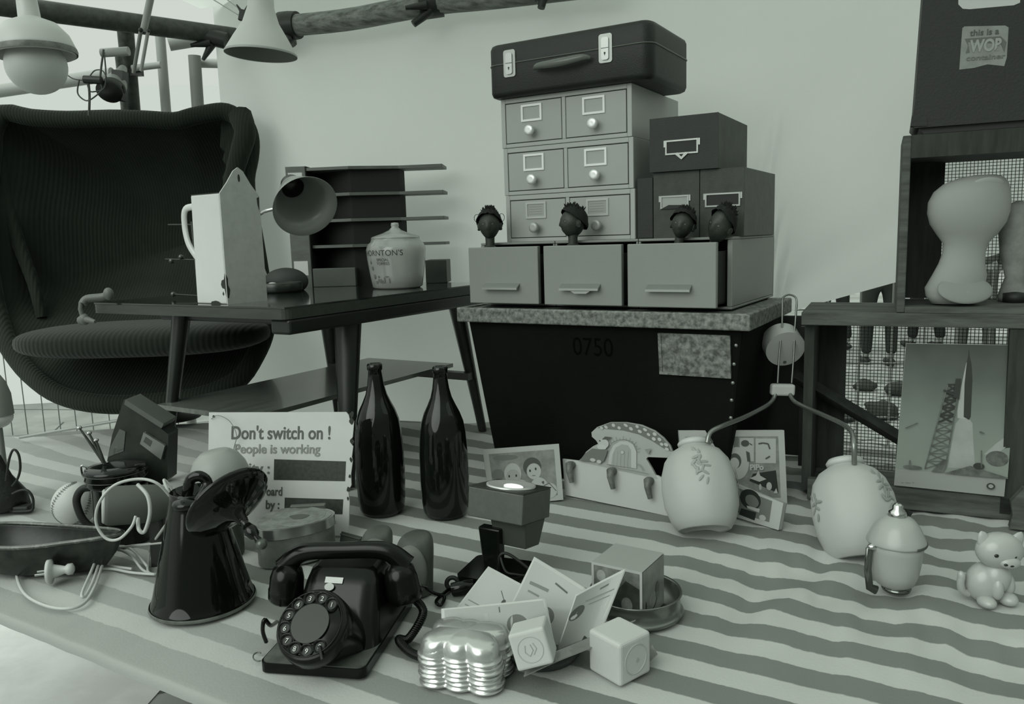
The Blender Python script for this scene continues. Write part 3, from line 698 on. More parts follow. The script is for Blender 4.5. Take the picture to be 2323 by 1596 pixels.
cp = MB(M=frame_to(V(664, 424, 2.15) - o, ax)); cp.lathe([(0.0, -0.035), (0.018, -0.033), (0.026, -0.022), (0.030, 0.001)], 32, cap=False); cp.lathe([(0.006, -0.045), (0.010, -0.036)], 16, M=T(-0.018, 0.008, 0.004) @ Ry(-30)); cp.build('socket_cap', mat('socket_brown', 0.03, 0.35), lt)

# stacked letter trays
pr = G(666, 641, ZT); RY = 2.50
tr_ = thing('letter_tray_rack', 'tall wooden letter tray rack with dark panels, on the coffee table behind the lamp', 'rack', Vector((V(662, 600, RY).x, RY, ZT)), -3)
RW = V(1012, 600, RY).x - V(662, 600, RY).x; RH = V(662, 378, RY).z - ZT
pw = RW * 0.125
m_tray = mat('tray_wood', 0.115, 0.5, var=0.15, vscale=12, stretch=(1, 6, 6)); m_panel = mat('tray_black', 0.009, 0.8)
ep = MB().box(0, 0, 0, pw, 0.012, RH).build('end_panel', m_tray, tr_)
l_ = MB()
for a, b in ((0.10, 0.22), (0.50, 0.62), (0.86, 0.95)):
    MB().box(pw*0.12, -0.0008, RH*a, pw*0.85, 0, RH*b).build('paper_label', m_paper, ep)
MB().prism([(pw, 0.12), (RW*0.41, 0.012), (RW*0.715, 0.04), (RW*0.715, 0.13), (pw, 0.13)], 0.0, RH*0.97).build('dark_panel', m_panel, tr_)
MB().box(pw, 0.0, 0.0, pw + 0.003, 0.12, RH).build('dark_panel', m_panel, tr_)
for k in range(5):
    z = RH * (0.975 - k * 0.213) if k < 4 else RH * 0.17
    if k == 4: continue
    sh = MB(); sh.prism([(pw + 0.004, 0.013), (RW*0.41, -0.01), (RW*0.715, 0.03), (RW, 0.02), (RW, 0.13), (pw+0.004, 0.13)] if k else [(0.0, 0.01), (RW*0.41, -0.012), (RW*0.715, 0.03), (RW, 0.02), (RW, 0.13), (0, 0.13)], z - 0.0045, z + 0.0045)
    sh.build('tray', m_tray, tr_, bevel=0.002)
MB().box(pw + 0.008, -0.012, 0, RW*0.42, 0.011, RH*0.155).build('drawer', mat('tray_wood_dark', 0.09, 0.5, var=0.1), tr_, bevel=0.002)
MB().box(RW*0.86, 0.03, 0, RW, 0.13, RH*0.195).build('bottom_tray', mat('tray_wood_dark2', 0.05, 0.5, var=0.3), tr_, bevel=0.002)

# toffee jar
pj = G(900, 646, ZT); pj.y = 2.32; pj.x = V(900, 600, 2.32).x
t = thing('toffee_jar', 'squat pale stoneware jar with a knobbed lid and dark printed lettering', 'jar', pj, 0)
m_stone = mat('glazed_stoneware', 0.42, 0.2, coat=0.4, var=0.03)
s = 2.32/1800
prof = [(0.0, 0), (50*s, 0), (56*s, 4*s), (60*s, 30*s), (65*s, 65*s), (67*s, 85*s), (63*s, 98*s), (56*s, 104*s), (54*s, 110*s)]
MB().lathe(prof, 56).build('body', m_stone, t)
MB(M=T(0, 0, 110*s)).lathe([(54*s, 0), (55*s, 2*s), (52*s, 5*s), (30*s, 12*s), (14*s, 19*s), (8*s, 25*s), (9*s, 30*s), (8*s, 35*s), (0, 36*s)], 48).build('lid', m_stone, t)
m_print = mat('jar_print', 0.07, 0.5)
def on_jar(txt, size, zc, a_c, name='lettering', r=65*s):
    c = bpy.data.curves.new(name, 'FONT'); c.body = txt; c.size = size; c.extrude = 0.0002; c.align_x = 'CENTER'
    o = bpy.data.objects.new('tmp', c); COL.objects.link(o); bpy.context.view_layer.update()
    me = bpy.data.meshes.new_from_object(o.evaluated_get(bpy.context.evaluated_depsgraph_get())); bpy.data.objects.remove(o)
    me.materials.clear(); me.materials.append(m_print)
    for v in me.vertices:
        a = R(a_c) + v.co.x / r; zz = zc + v.co.y
        rad = np.interp(zz/s, [4, 30, 65, 85, 98], [56, 60, 65, 67, 63]) * s + 0.0004 + v.co.z * 0.5
        v.co = (rad * math.cos(a), rad * math.sin(a), zz)
    q = bpy.data.objects.new(name, me); COL.objects.link(q); q.parent = t
on_jar("THORNTON'S", 0.0225, 74*s, -118); on_jar('SPECIAL', 0.011, 62*s, -110); on_jar('TOFFEES', 0.011, 54*s, -110)
d_ = MB()
rnd = random.Random(4)
for (a, z, w, h) in ((-142, 60, 3, 4), (-139, 48, 4, 6), (-136, 30, 4, 7), (-132, 16, 4, 4), (-122, 20, 6, 5), (-116, 17, 5, 4), (-110, 24, 2, 10), (-104, 28, 5, 1.6), (-99, 22, 1.8, 9), (-124, 28, 3, 3)):
    rad = np.interp(z, [4, 30, 65, 85], [56, 60, 65, 67]) * s
    d_.prism([(w*s*math.cos(q), h*s*math.sin(q)) for q in [i*PI/6 for i in range(12)]], 0, 0.0007, M=Rz(a) @ T(rad - 0.0003, 0, z*s) @ Rz(90) @ Rx(90))
d_.build('printed_figure', mat('jar_print_pale', 0.17, 0.5), t)

# dark bowl with a white ball in it
p = G(638, 662, ZT); t = thing('ashtray', 'dark round lidded dish with a white pebble, between the jug and the letter trays', 'dish', p, 0)
MB().lathe([(0.0, 0), (0.055, 0), (0.060, 0.006), (0.062, 0.026), (0.058, 0.028), (0.055, 0.010), (0, 0.008)], 36).build('dish', mat('dark_dish', 0.03, 0.3), t)
MB(M=T(-0.004, 0.068, 0.026) @ S(1, 0.35, 0.62) @ Rx(-90)).lathe([(0, 0), (0.064, 0.0), (0.066, 0.010), (0.058, 0.02), (0, 0.024)], 36).build('raised_lid', mat('dark_dish_lid', 0.02, 0.6), t)
tag(MB().ball(0.015, 0.013, 0.010).build('pebble', m_white_plastic, None, T(*(p + Vector((-0.018, -0.02, 0.0195))))), 'white pebble lying in the dark dish beside the jug', 'pebble')

# glass carafe stand behind the jug: thin bright wires against the dark chair
p = G(425, 678, ZT); t = thing('wire_rack', 'thin wire rack with small glass knobs, half hidden left behind the white jug', 'rack', p, TA)
for z, w in ((0.012, 0.06), (0.105, 0.075), (0.195, 0.05)):
    MB().tube([(-w, 0, z), (0.046, 0, z - 0.003)], 0.0022, 8).build('wire', mat('tarnished_wire', 0.05, 0.3, 0.8), t)
MB().tube([(0.046, 0, 0), (0.044, 0, 0.20)], 0.003, 8).build('post', mat('tarnished_post', 0.12, 0.25, 0.9), t)
for x, z in ((-0.055, 0.012), (-0.050, 0.100), (-0.01, 0.110)):
    MB(M=T(x, 0, z)).ball(0.007).build('knob', mat('dark_glass', 0.02, 0.05, spec=1.0), t)

# pale clip gripping the table end
p = G(232, 688, ZT); t = thing('grip_clip', 'small pale two-lobed clip gripping the left end of the coffee table', 'clip', p, TA)
m_pale = mat('faded_plastic', 0.12, 0.5)
mb = MB(); mb.tube(sm([(-0.035, -0.03, 0.001), (-0.030, -0.02, 0.013), (0.0, 0.0, 0.016), (0.012, 0.006, 0.020)], 5), [0.010]*16, 10); mb.ball(0.014, 0.012, 0.016, M=T(0.018, 0.008, 0.024))
mb.build('upper_jaw', m_pale, t)
mb = MB(M=T(-0.036, -0.032, -0.046)); mb.tube(sm([(-0.01, 0, 0.004), (0.01, 0, 0.008), (0.05, 0.0, 0.003)], 5), [0.012, 0.012, 0.012, 0.011, 0.010, 0.009, 0.008, 0.007, 0.006, 0.005, 0.004], 10); mb.ball(0.014, 0.012, 0.015, M=T(0.004, 0, 0.008))
mb.build('lower_jaw', m_pale, t)
MB().tube([(-0.037, -0.032, 0.006), (-0.037, -0.036, -0.012), (-0.034, -0.032, -0.040)], 0.006, 8).build('spring', m_pale, t)
# ================= tent frame, hanging lamps and the open left side =================
m_bar = mat('dark_tent_pole', 0.055, 0.6, var=0.35, vscale=40); m_barw = mat('weathered_pole', 0.17, 0.7, var=0.5, vscale=14, stretch=(1, 5, 5))
m_grey = mat('pale_grey_tube', 0.36, 0.5); m_grey2 = mat('mid_grey_tube', 0.22, 0.5); m_clamp = mat('black_clamp', 0.012, 0.45)
def pole(name, label, a, b, r, m, cat='pole', n=14, parts=()):
    a, b = Vector(a), Vector(b)
    o = MB().tube([a - a, b - a], r, n).build(name, m, None, Matrix.Translation(a))
    return tag(o, label, cat)
# dark eave pole on the left side of the stall
a, b = V(-160, -10, 2.35), V(534, 84, 2.93)
pole('tent_pole', 'long dark tent pole slanting down across the top left corner of the stall', a, b, 0.031, m_bar)
t = thing('pole_clamp', 'black spiky clamp under the end of the long dark tent pole', 'clamp', V(482, 98, 2.86))
MB().tube([(-0.04, 0, 0.03), (0.05, 0, 0.005)], 0.028, 10).build('body', m_clamp, t)
MB().tube([(-0.005, -0.01, 0.0), (-0.065, -0.03, -0.012)], [0.016, 0.006], 8).build('lever', m_clamp, t); MB().tube([(0.0, 0, 0.0), (-0.030, -0.02, -0.058)], [0.015, 0.006], 8).build('lever', m_clamp, t)
# wooden-looking ridge pole along the back canvas
def yo(px): return wall_y(0) * 0 + 2.87 - 0.338 * ((px - CX) / FPX * 2.7 + 0.83) - 0.09
P = [V(640, 60, yo(640)), V(780, 46, yo(780)), V(900, 24, yo(900)), V(1000, 6, yo(1000)), V(1120, -6, yo(1120)), V(1400, -40, yo(1400))]
o = MB().tube([p - P[0] for p in sm(P, 4)], 0.034, 16).build('tent_pole', m_barw, None, Matrix.Translation(P[0])); tag(o, 'thick weathered tent pole along the top of the back canvas', 'pole')
a = V(646, 60, yo(640) - 0.0); t = thing('pole_end_cap', 'black rubber cap on the left end of the weathered pole', 'cap', a)
MB(M=frame_to((0, 0, 0), P[0] - P[1])).lathe([(0.043, -0.05), (0.046, -0.02), (0.046, 0.012), (0.035, 0.028), (0, 0.032)], 24).build('cap', m_clamp, t)
MB(M=Ry(-25)).box(-0.05, -0.035, -0.065, 0.01, 0.03, -0.005).build('skirt', m_clamp, t, bevel=0.012)
for px, py, lab in ((978, 12, 'black two-levered clamp hanging below the middle of the weathered pole'), (1236, -28, 'black clamp whose single lever tip pokes in at the top edge above the suitcase')):
    y = yo(px); t = thing('pole_clamp', lab, 'clamp', V(px, py, y))
    MB().tube([(-0.035, 0, 0.0), (0.035, 0, 0.008)], 0.043, 16).build('body', m_clamp, t)
    MB().tube([(0, -0.02, -0.02), (-0.055, -0.03, -0.062)] if px < 1000 else [(0, -0.02, -0.01), (-0.014, -0.03, -0.065)], [0.016, 0.011], 10).build('lever', m_clamp, t)
    MB().tube([(-0.01, -0.04, -0.01), (-0.075, -0.045, -0.018)], [0.014, 0.007], 10).build('lever', m_clamp, t)
# upright dark pole with a lamp bracket
a, b = V(283, 50, 3.05), V(300, 240, 3.22)
t = thing('tent_upright', 'dark upright tent post behind the armchair, with a cable bundle beside it', 'pole', b)
MB().tube([(0, 0, -1.80), (0, 0, 0), a - b], 0.029, 12).build('post', m_bar, t)
MB().tube([V(268, 118, 3.04) - b, V(281, 235, 3.17) - b, (-0.035, -0.03, -1.80)], 0.013, 10).build('inner_post', mat('post_grey', 0.11, 0.6, var=0.3, vscale=50), t)
MB().box(-0.012, -0.012, -0.012, 0.03, 0.012, 0.012, M=Matrix.Translation(V(305, 165, 3.12) - b)).build('bolt', m_clamp, t)
for (ax_, ay_, bx, by, r, lab, m) in ((362, 66, 374, 300, 0.019, 'pale grey upright tube right of the dark tent post', m_grey), (441, 126, 440, 300, 0.024, 'short pale grey upright tube left of the canvas edge', m_grey2)):
    pole('grey_tube', lab, V(ax_, ay_, 3.25), V(bx, by, 3.35) - Vector((0, 0, 1.4)), r, m, 'tube')
pole('grey_tube', 'pale thick tube stub pointing left below the dark pole end', V(383, 100, 3.0), V(482, 84, 3.05), 0.024, m_grey, 'tube')
pole('grey_tube', 'small pale cross tube stub beside the canvas edge', V(452, 143, 3.3), V(500, 144, 3.3), 0.018, m_grey, 'tube')
pole('grey_tube', 'short pale tube stub sticking left from the dark post', V(230, 120, 2.7), V(292, 116, 2.7), 0.014, m_grey, 'tube')
pole('grey_tube', 'thin pale cross tube joining the dark post and the grey upright', V(300, 155, 3.1), V(365, 147, 3.1), 0.012, m_grey, 'tube')
pole('grey_tube', 'long pale horizontal tube low behind the white globe lamp', V(-60, 215, 3.4), V(255, 168, 3.3), 0.026, m_grey, 'tube')
# folding lamp arm: a pair of thin struts hanging from above
t = thing('jointed_arm', 'thin pale jointed lamp arm hanging diagonally across the dark pole', 'lamp arm', V(345, -20, 2.0))
o = V(345, -20, 2.0)
MB().tube([(0, 0, 0), V(326, 68, 2.05) - o], 0.009, 8).build('upper_arm', m_grey, t)
MB().tube([V(320, 66, 2.05) - o, V(303, 165, 2.1) - o], 0.005, 8).build('strut', m_grey2, t); MB().tube([V(336, 70, 2.05) - o, V(320, 160, 2.1) - o], 0.0045, 8).build('strut', m_grey, t)
MB(M=Matrix.Translation(V(319, 68, 2.04) - o)).ball(0.0055).build('joint', m_clamp, t); MB(M=Matrix.Translation(V(337, 70, 2.04) - o)).ball(0.004).build('joint', m_clamp, t)
# cables and plug
o = V(240, 200, 2.5); t = thing('cable_bundle', 'thin dark cables with a black inline switch, hanging beside the dark tent post', 'cable', o)
W_ = lambda *ps: sm([V(x, y, 2.5) - o for x, y in ps], 6)
MB().tube(W_((140, 160), (165, 178), (190, 182)), 0.0018, 6).build('cable', m_bar, t)
MB().tube(W_((180, 180), (176, 210), (190, 226), (205, 226), (230, 205), (228, 190)), 0.0022, 6).build('cable', m_bar, t)
MB().tube(W_((235, 112), (230, 150), (226, 190)), 0.003, 6).build('cable', m_bar, t)
MB().tube(W_((236, 118), (240, 165), (236, 200), (212, 208), (203, 205), (198, 190)), 0.0022, 6).build('cable', m_bar, t)
MB().tube(W_((200, 185), (203, 215), (202, 262)), 0.0035, 6).build('cable', m_bar, t)
MB().tube(W_((202, 175), (215, 160), (232, 160), (242, 175)), 0.0018, 6).build('cable', m_bar, t)
MB().tube([V(191, 180, 2.5) - o, V(230, 182, 2.5) - o], 0.012, 10).build('inline_switch', m_clamp, t)
o = V(262, 190, 2.6); t = thing('clip_spotlight', 'small clip-on spotlight with a dark front hanging on the dark tent post', 'spotlight', o)
MB(M=frame_to((0, 0, 0), V(244, 205, 2.5) - V(272, 150, 2.6))).lathe([(0.012, -0.09), (0.02, -0.05), (0.034, 0.0), (0.036, 0.02)], 24).build('housing', m_grey2, t)
MB(M=frame_to(V(250, 203, 2.55) - o, V(244, 205, 2.5) - V(272, 150, 2.6))).lathe([(0.038, 0), (0.038, 0.014), (0.0, 0.016)], 24).build('front_ring', m_clamp, t)
MB().box(-0.004, -0.02, -0.05, 0.03, 0.02, 0.04, M=Ry(8)).build('clip', m_clamp, t)
# globe pendant, left
o = V(78, 110, 1.35); s = 1.35/FPX
t = thing('globe_pendant', 'white dome pendant lamp with a frosted globe, hanging at the top left', 'lamp', o)
m_dome = mat('dome_white', 0.50, 0.4); m_globe = mat('frosted_globe', 0.50, 0.5, sub=0.3)
tl = MB(M=Ry(-3))
tl.lathe([(79*s, -16*s), (82*s, -2*s), (80*s, 4*s), (72*s, 26*s), (52*s, 50*s), (24*s, 62*s), (22*s, 64*s), (19*s, 130*s), (20*s, 260*s)], 56, cap=False)
tl.lathe([(79*s, -16*s), (70*s, 14*s), (40*s, 44*s), (0, 50*s)], 56, cap=False)
tl.build('dome_shade', m_dome, t)
MB(M=Ry(-3)).lathe([(83*s, -14*s), (84*s, -8*s), (82.5*s, -2*s)], 56, cap=False).build('rim_band', mat('rim_grey', 0.16, 0.5, var=0.3, vscale=80), t)
MB(M=T(0, 0, -36*s)).ball(61*s, 61*s, 60*s, 40, 24).build('globe', m_globe, t)
# cone pendant against the canvas
o = V(592, 100, 2.05); s = 2.05/FPX
t = thing('cone_pendant', 'pale conical pendant lamp hanging in front of the canvas corner', 'lamp', o)
MB(M=Ry(4)).lathe([(76*s, -22*s), (74*s, -16*s), (58*s, 12*s), (38*s, 44*s), (28*s, 75*s), (24*s, 140*s), (24*s, 240*s)], 48, cap=False).build('shade', mat('cone_white', 0.52, 0.5), t)
MB(M=Ry(4)).lathe([(75.5*s, -22*s), (57*s, 12*s), (0.0, 60*s)], 48, cap=False).build('inner_shade', mat('cone_inner', 0.14, 0.6), t)
MB(M=Ry(4)).lathe([(76.5*s, -23*s), (77*s, -20*s), (75.5*s, -18*s)], 48, cap=False).build('rim', m_grey, t)
o = V(551, 30, 2.4); t = thing('wire_clip', 'tiny dark spring clip on a thin wire beside the cone lamp', 'clip', o)
MB().box(-0.010, -0.006, -0.022, 0.014, 0.006, 0.010, M=Ry(15)).build('body', m_clamp, t, bevel=0.003)
MB().tube([(-0.006, 0, 0.008), (-0.016, 0, 0.024)], [0.005, 0.002], 6).build('prong', m_clamp, t); MB().tube([(0.008, 0, 0.006), (0.018, 0, 0.024)], [0.005, 0.002], 6).build('prong', m_clamp, t)
MB().tube([(-0.014, 0, -0.004), V(466, -12, 2.45) - o], 0.0016, 6).build('wire', m_grey, t); MB().tube([(0.0, 0, 0.006), V(500, -12, 2.45) - o], 0.0016, 6).build('wire', m_grey, t)
# wire fence behind the stall on the left
def fence(name, label, A, B, h0, h1, nx, nz, r=0.0022, wob=0.0, m=None):
    A, B = Vector(A), Vector(B); t = thing(name, label, 'fence', A); d = B - A
    for i in range(nx + 1):
        p = d*i/nx; w = wob*noise.noise(Vector((i*1.7, 0, 0)))
        MB().tube([p + Vector((0, 0, h0)), p + Vector((w, 0, (h0+h1)/2)), p + Vector((-w, 0, h1 + abs(w)))], r, 6).build('upright_wire', m or m_bar, t)
    for k in range(nz + 1):
        z = h0 + (h1 - h0)*(k + 0.3)/(nz + 1)
        MB().tube([Vector((0, 0, z)), d + Vector((0, 0, z))], r, 6).build('cross_wire', m or m_bar, t)
    return t
fence('wire_fence', 'thin upright-wire fence behind the armchair on the bright left side', (-3.3, 3.9, 0), (-1.05, 3.55, 0), -0.75, 1.10, 26, 3, 0.0024, 0.02, mat('fence_grey', 0.16, 0.6))
hb = MB(); hb.box(-7.5, 0, -0.75, 5.5, 0.03, 2.0)  # added white sheet, stands in for the blown-out brightness beyond the fence
tag(hb.build('white_backdrop', mat('white_backdrop', 0.9, 0.8), None, T(-3.0, 7.2, 0) @ Rz(8)), 'long plain white sheet added as overexposed brightness behind the wire fence on the left', 'hoarding')
# ================= things on the cloth, left and middle =================
def plane(O, rz, tilt): return Matrix.Translation(Vector(O)) @ Rz(rz) @ Rx(tilt)
def uv(M, px, py):                                # pixel -> (x, z) on the local xz plane of M
    n = (M.to_3x3() @ Vector((0, 1, 0))); p = Pl(px, py, M.translation, n); q = M.inverted() @ p; return (q.x, q.z)
def lift(x=0, y=0, z=0): return Matrix.Translation((x, y, z))

# ---- DON'T SWITCH ON sign
O = G(630, 1212); M = plane((O.x, O.y, 0.0), -7, -9)
t = thing('warning_sign', "pale enamel sign reading Don't switch on, propped upright behind the tin and the black pot", 'sign', M=M)
m_sign = mat('sign_white', 0.56, 0.45, var=0.04, vscale=12)
cs = [uv(M, *p) for p in ((474, 935), (785, 934), (791, 941), (793, 950), (803, 955), (800, 990), (794, 1002), (801, 1012), (798, 1036), (800, 1045), (796, 1075), (797, 1100), (790, 1112), (793, 1140), (790, 1190))]
w0 = cs[0][0]
pts = cs[:-1] + [(cs[-1][0], 0.0), (w0 - 0.006, 0.0)]
MB(M=Rx(90)).prism(list(reversed(pts)), -0.0035, 0.0).build('panel', m_sign, t, bevel=0.0006)
e = MB(M=Rx(90)); rnd = random.Random(2)
for px, py, r in ((800, 1000, 5), (798, 1042, 4), (799, 955, 5), (795, 1080, 3), (793, 1110, 5), (791, 1130, 3), (800, 940, 6)):
    x, z = uv(M, px, py); n = 9
    e.prism([(x + r*0.0009*(0.6+0.6*rnd.random())*math.cos(2*PI*i/n) - 0.0015, z + r*0.0013*(0.6+0.6*rnd.random())*math.sin(2*PI*i/n)) for i in range(n)], 0.0002, 0.0008)
e.build('rust_chips', m_chip, t); t.children[-1]['kind'] = 'stuff'
a = Art(); m_blk = mat('sign_black', 0.035, 0.5, var=0.3, vscale=120)
for x0, y0, x1, y1, x2, y2, x3, y3 in ((621, 1088, 783, 1091, 785, 1046, 622, 1041), (645, 1161, 777, 1166, 779, 1132, 646, 1128)):
    a = Art(); a.poly(m_blk, [uv(M, x0, y0), uv(M, x1, y1), uv(M, x2, y2), uv(M, x3, y3)]); a.build('black_field', t, lift(y=-0.0002)); a = Art()
x, z = uv(M, 485, 944); a.ell(m_chip, x, z, 0.003, 0.0025)
a.build('nail_hole', t, lift(y=-0.0002))
def sg(txt, px, py, px2, cap, m, name='lettering', bold=0.0):
    x, z = uv(M, px, py); x2, _ = uv(M, px2, py); size = cap*0.0009/0.70
    q = writing(name, txt, size, m, t, lift(x, -0.0008, z) @ Rx(90), shear=0.05, bold=bold)
    w = max(v.co.x for v in q.data.vertices); q.matrix_local = lift(x, -0.0008, z) @ Rx(90) @ S((x2-x)/w, 1, 1)
sg("Don't switch on !", 523, 995, 750, 30, mat('sign_text_dark', 0.10, 0.6), bold=0.0006)
sg('People is working', 531, 1027, 727, 21, mat('sign_text_pale', 0.24, 0.6), bold=0.0005)
sg('ity :', 563, 1073, 612, 25, mat('sign_text_mid', 0.15, 0.6), bold=0.0005)
sg('oard', 604, 1123, 641, 20, m_ink2, bold=0.0004); sg('by :', 602, 1153, 634, 20, m_ink2, bold=0.0004); sg('In Germany :', 695, 1186, 762, 10, m_ink2)
sp = [(-0.006, 0.242, -0.002), (0.012, 0.250, -0.008), (0.040, 0.238, -0.012), (0.055, 0.21, -0.012), (0.048, 0.185, -0.008), (0.040, 0.16, -0.004)]
MB().tube(sm([(w0 + 0.012 + x, y, z) for x, z, y in sp], 5), 0.0007, 6).build('hanging_wire', m_ink3, t)

# ---- two dark bottles
m_glass = mat('dark_bottle_glass', 0.006, 0.07, spec=0.4, coat=0.0)
bp_ = [(0, 4), (20, 6), (40, 3), (47, 0), (53, 10), (56, 35), (58, 90), (57, 150), (54, 195), (50, 222), (42, 244), (33, 262), (25, 280), (20, 300), (17, 322), (15.5, 336), (18, 338), (18, 350), (15, 352), (12, 352), (11, 330), (0, 328)]
for px, py, lab, y0 in ((868, 1158, 'dark glass bottle, the one nearer the warning sign', 0), (1012, 1164, 'dark glass bottle, the one nearer the framed picture of two children', 0)):
    b = G(px, py); s = b.y/FPX
    t = thing('glass_bottle', lab, 'bottle', b, 0, 'pair of dark bottles')
    MB(M=S(s*0.985, s*0.985, s*1.0)).lathe(bp_, 48, cap=False).build('bottle', m_glass, t)

# ---- heart shaped tin
O = G(672, 1262); s = 1.47/FPX
t = thing('oval_tin', 'worn pale tin box with an embossed lid, in front of the warning sign', 'tin', O, 4)
def blobpts(k=1.0, ins=0): return [( (x*k)*s, (y*k)*s) for x, y in [(p.x, p.y) for p in sm([(-88,-10,0),(-72,-52,0),(-40,-66,0),(0,-58,0),(50,-34,0),(84,0,0),(90,40,0),(60,72,0),(0,86,0),(-50,84,0),(-82,40,0)], 5, True)]]
MB().prism(blobpts(0.97), 0, 0.058, smooth=True).build('body', mat('tin_pale', 0.20, 0.4, 0.3, var=0.25, vscale=20), t)
lid = MB().prism(blobpts(), 0.055, 0.0745, smooth=True).build('lid', mat('tin_rim', 0.42, 0.22, 0.85), t, bevel=0.003)
MB().prism(blobpts(0.93), 0.0742, 0.0752).build('lid_print', mat('tin_top', 0.23, 0.5, 0.2, var=0.3, vscale=40, bump=0.4), lid)
MB(M=T(0.006, 0.018, 0.0748)).lathe([(0.052, 0), (0.051, 0.0015), (0.049, 0)], 40, cap=False).build('embossed_ring', mat('tin_emboss', 0.26, 0.4, 0.3), lid)
MB(M=T(0.008, 0.014, 0.0754)).prism([(0.018*math.cos(a)*(1+0.2*math.sin(3*a)), 0.014*math.sin(a)) for a in [i*PI/10 for i in range(20)]], 0, 0.0004).build('lid_emblem', mat('tin_emblem', 0.09, 0.5), lid)
MB().box(-0.020, 0.066, 0.066, 0.050, 0.078, 0.080).build('hinge', mat('tin_hinge', 0.14, 0.5, 0.4), t, bevel=0.002)

# ---- rotary telephone
PO = G(588, 1524); PM = Matrix.Translation(PO) @ Rz(-10)
t = thing('rotary_telephone', 'black rotary dial telephone with a curly cord, front middle left on the cloth', 'telephone', M=PM)
m_bk = mat('bakelite', 0.0045, 0.2, spec=0.28); m_plate = mat('dusty_plate', 0.10, 0.5, var=0.25, vscale=50)
PWd, PDp = 0.158, 0.235
pb = MB(); pb.prism([(x, y) for x, y in rounded(PWd, PDp, 0.012, 5)], 0.0, 0.014); pb.build('base_rim', m_bk, t, bevel=0.003)
MB().prism([(x*0.97+0.0024, y*0.98+0.0024) for x, y in rounded(PWd, PDp, 0.012, 5)], 0.014, 0.0155).build('base_plate', m_plate, t)
# housing: loft of rounded rectangles from a wide foot to the cradle top
def loft(secs, n=8, mi=0, mb=None, M=I4):
    mb = mb or MB(); vs = []; fs = []; k = 0
    for (x0, y0, x1, y1, r, z) in secs:
        pts = [(x + x0, y + y0, z) for x, y in rounded(x1-x0, y1-y0, r, n)]; k = len(pts); vs += pts
    for j in range(len(secs)-1):
        for i in range(k): fs.append((j*k+i, j*k+(i+1) % k, (j+1)*k+(i+1) % k, (j+1)*k+i))
    mb.add(vs, fs, mi, True, M); mb.add(vs[:k], [tuple(reversed(range(k)))], mi, False, M); mb.add(vs[-k:], [tuple(range(k))], mi, False, M); return mb
loft([(0.008, 0.045, 0.156, 0.228, 0.03, 0.015), (0.014, 0.056, 0.152, 0.222, 0.03, 0.035), (0.022, 0.080, 0.146, 0.206, 0.028, 0.065), (0.026, 0.098, 0.142, 0.190, 0.024, 0.088), (0.032, 0.112, 0.136, 0.178, 0.018, 0.104), (0.040, 0.120, 0.128, 0.170, 0.014, 0.108)]).build('housing', m_bk, t)
_dc = PM.inverted() @ G(708, 1418, 0.074)
DM = T(*_dc) @ Rz(-4) @ Rx(43) @ S(1.13, 1.13, 1.0)              # dial axis points up and to the front
dr = MB(M=DM); dr.lathe([(0.047, -0.085), (0.047, -0.02), (0.046, 0.0), (0.043, 0.004), (0, 0.004)], 48)
# keep only the part of the drum above the plate
for i, v in enumerate(dr.v):
    if v.z < 0.0158: v.z = 0.0158
dr.build('dial_drum', m_bk, t)
fw = MB(M=DM @ T(0, 0, 0.0065)); 
fwv = []; seg = 60
fw.lathe([(0.0245, 0.0), (0.0245, 0.0025), (0.025, 0.003)], 48, cap=False)
wheel = fw.lathe([(0.0, 0.0022), (0.0250, 0.0022)], 48, cap=False).build('finger_wheel_centre', mat('dial_card', 0.020, 0.35), t)
ring = MB(M=DM @ T(0, 0, 0.0065)); ring.lathe([(0.0405, 0.0), (0.0415, 0.0012), (0.0405, 0.0024), (0.0395, 0.0012), (0.0405, 0.0)], 48, cap=False)
fs_ = []
holes = [(-62 + 0) + 0, ] 
for k in range(10):
    a = R(52 + k*28.5)
    c = (0.0330*math.cos(a), 0.0330*math.sin(a))
    ring.lathe([(0.0062, 0.0003), (0.0072, 0.0016), (0.0084, 0.0020)], 20, cap=False, M=T(c[0], c[1], 0))
ring.build('finger_wheel', m_bk, t)
holes_ = MB(M=DM @ T(0, 0, 0.0048))
for k in range(10):
    a = R(52 + k*28.5); holes_.cyl(0.0062, 0, 0.0003, 20, M=T(0.0330*math.cos(a), 0.0330*math.sin(a), 0))
holes_.build('number_plate', mat('number_plate', 0.012, 0.5), t)
for k, d in enumerate('1234567890'):
    a = R(52 + k*28.5)
    writing('dial_number', d, 0.0085, m_white_plastic, t, DM @ T(0.0330*math.cos(a) - 0.0022, 0.0330*math.sin(a) - 0.003, 0.0060), align='LEFT')
MB(M=DM @ T(0.026, -0.034, 0.007) @ Rz(-60)).box(-0.010, -0.002, 0, 0.008, 0.002, 0.003).build('finger_stop', m_bk, t, bevel=0.001)
cd = Art(); cd.rect(m_paper, 0, 0, 0.022, 0.0065); 
def on_front_face(px, py):
    for i in range(60):
        z = 0.055 + i*0.001; q = inv @ G(px, py, z)
        if q.y <= np.interp(z, [0.035, 0.065, 0.088, 0.104], [0.056, 0.080, 0.098, 0.112]): return q
    return q
inv = PM.inverted(); qc = on_front_face(737, 1320); cd.build('number_card', t, T(qc.x, qc.y - 0.0012, qc.z) @ Rz(-2) @ Rx(-39) @ S(1.3, 1, 1.4))
qc = on_front_face(748, 1330)
MB(M=T(qc.x, qc.y - 0.001, qc.z) @ Rx(52)).cyl(0.0075, 0.0, 0.0015, 24, M=S(1, 0.75, 1)).build('round_badge', mat('badge', 0.42, 0.4), t)
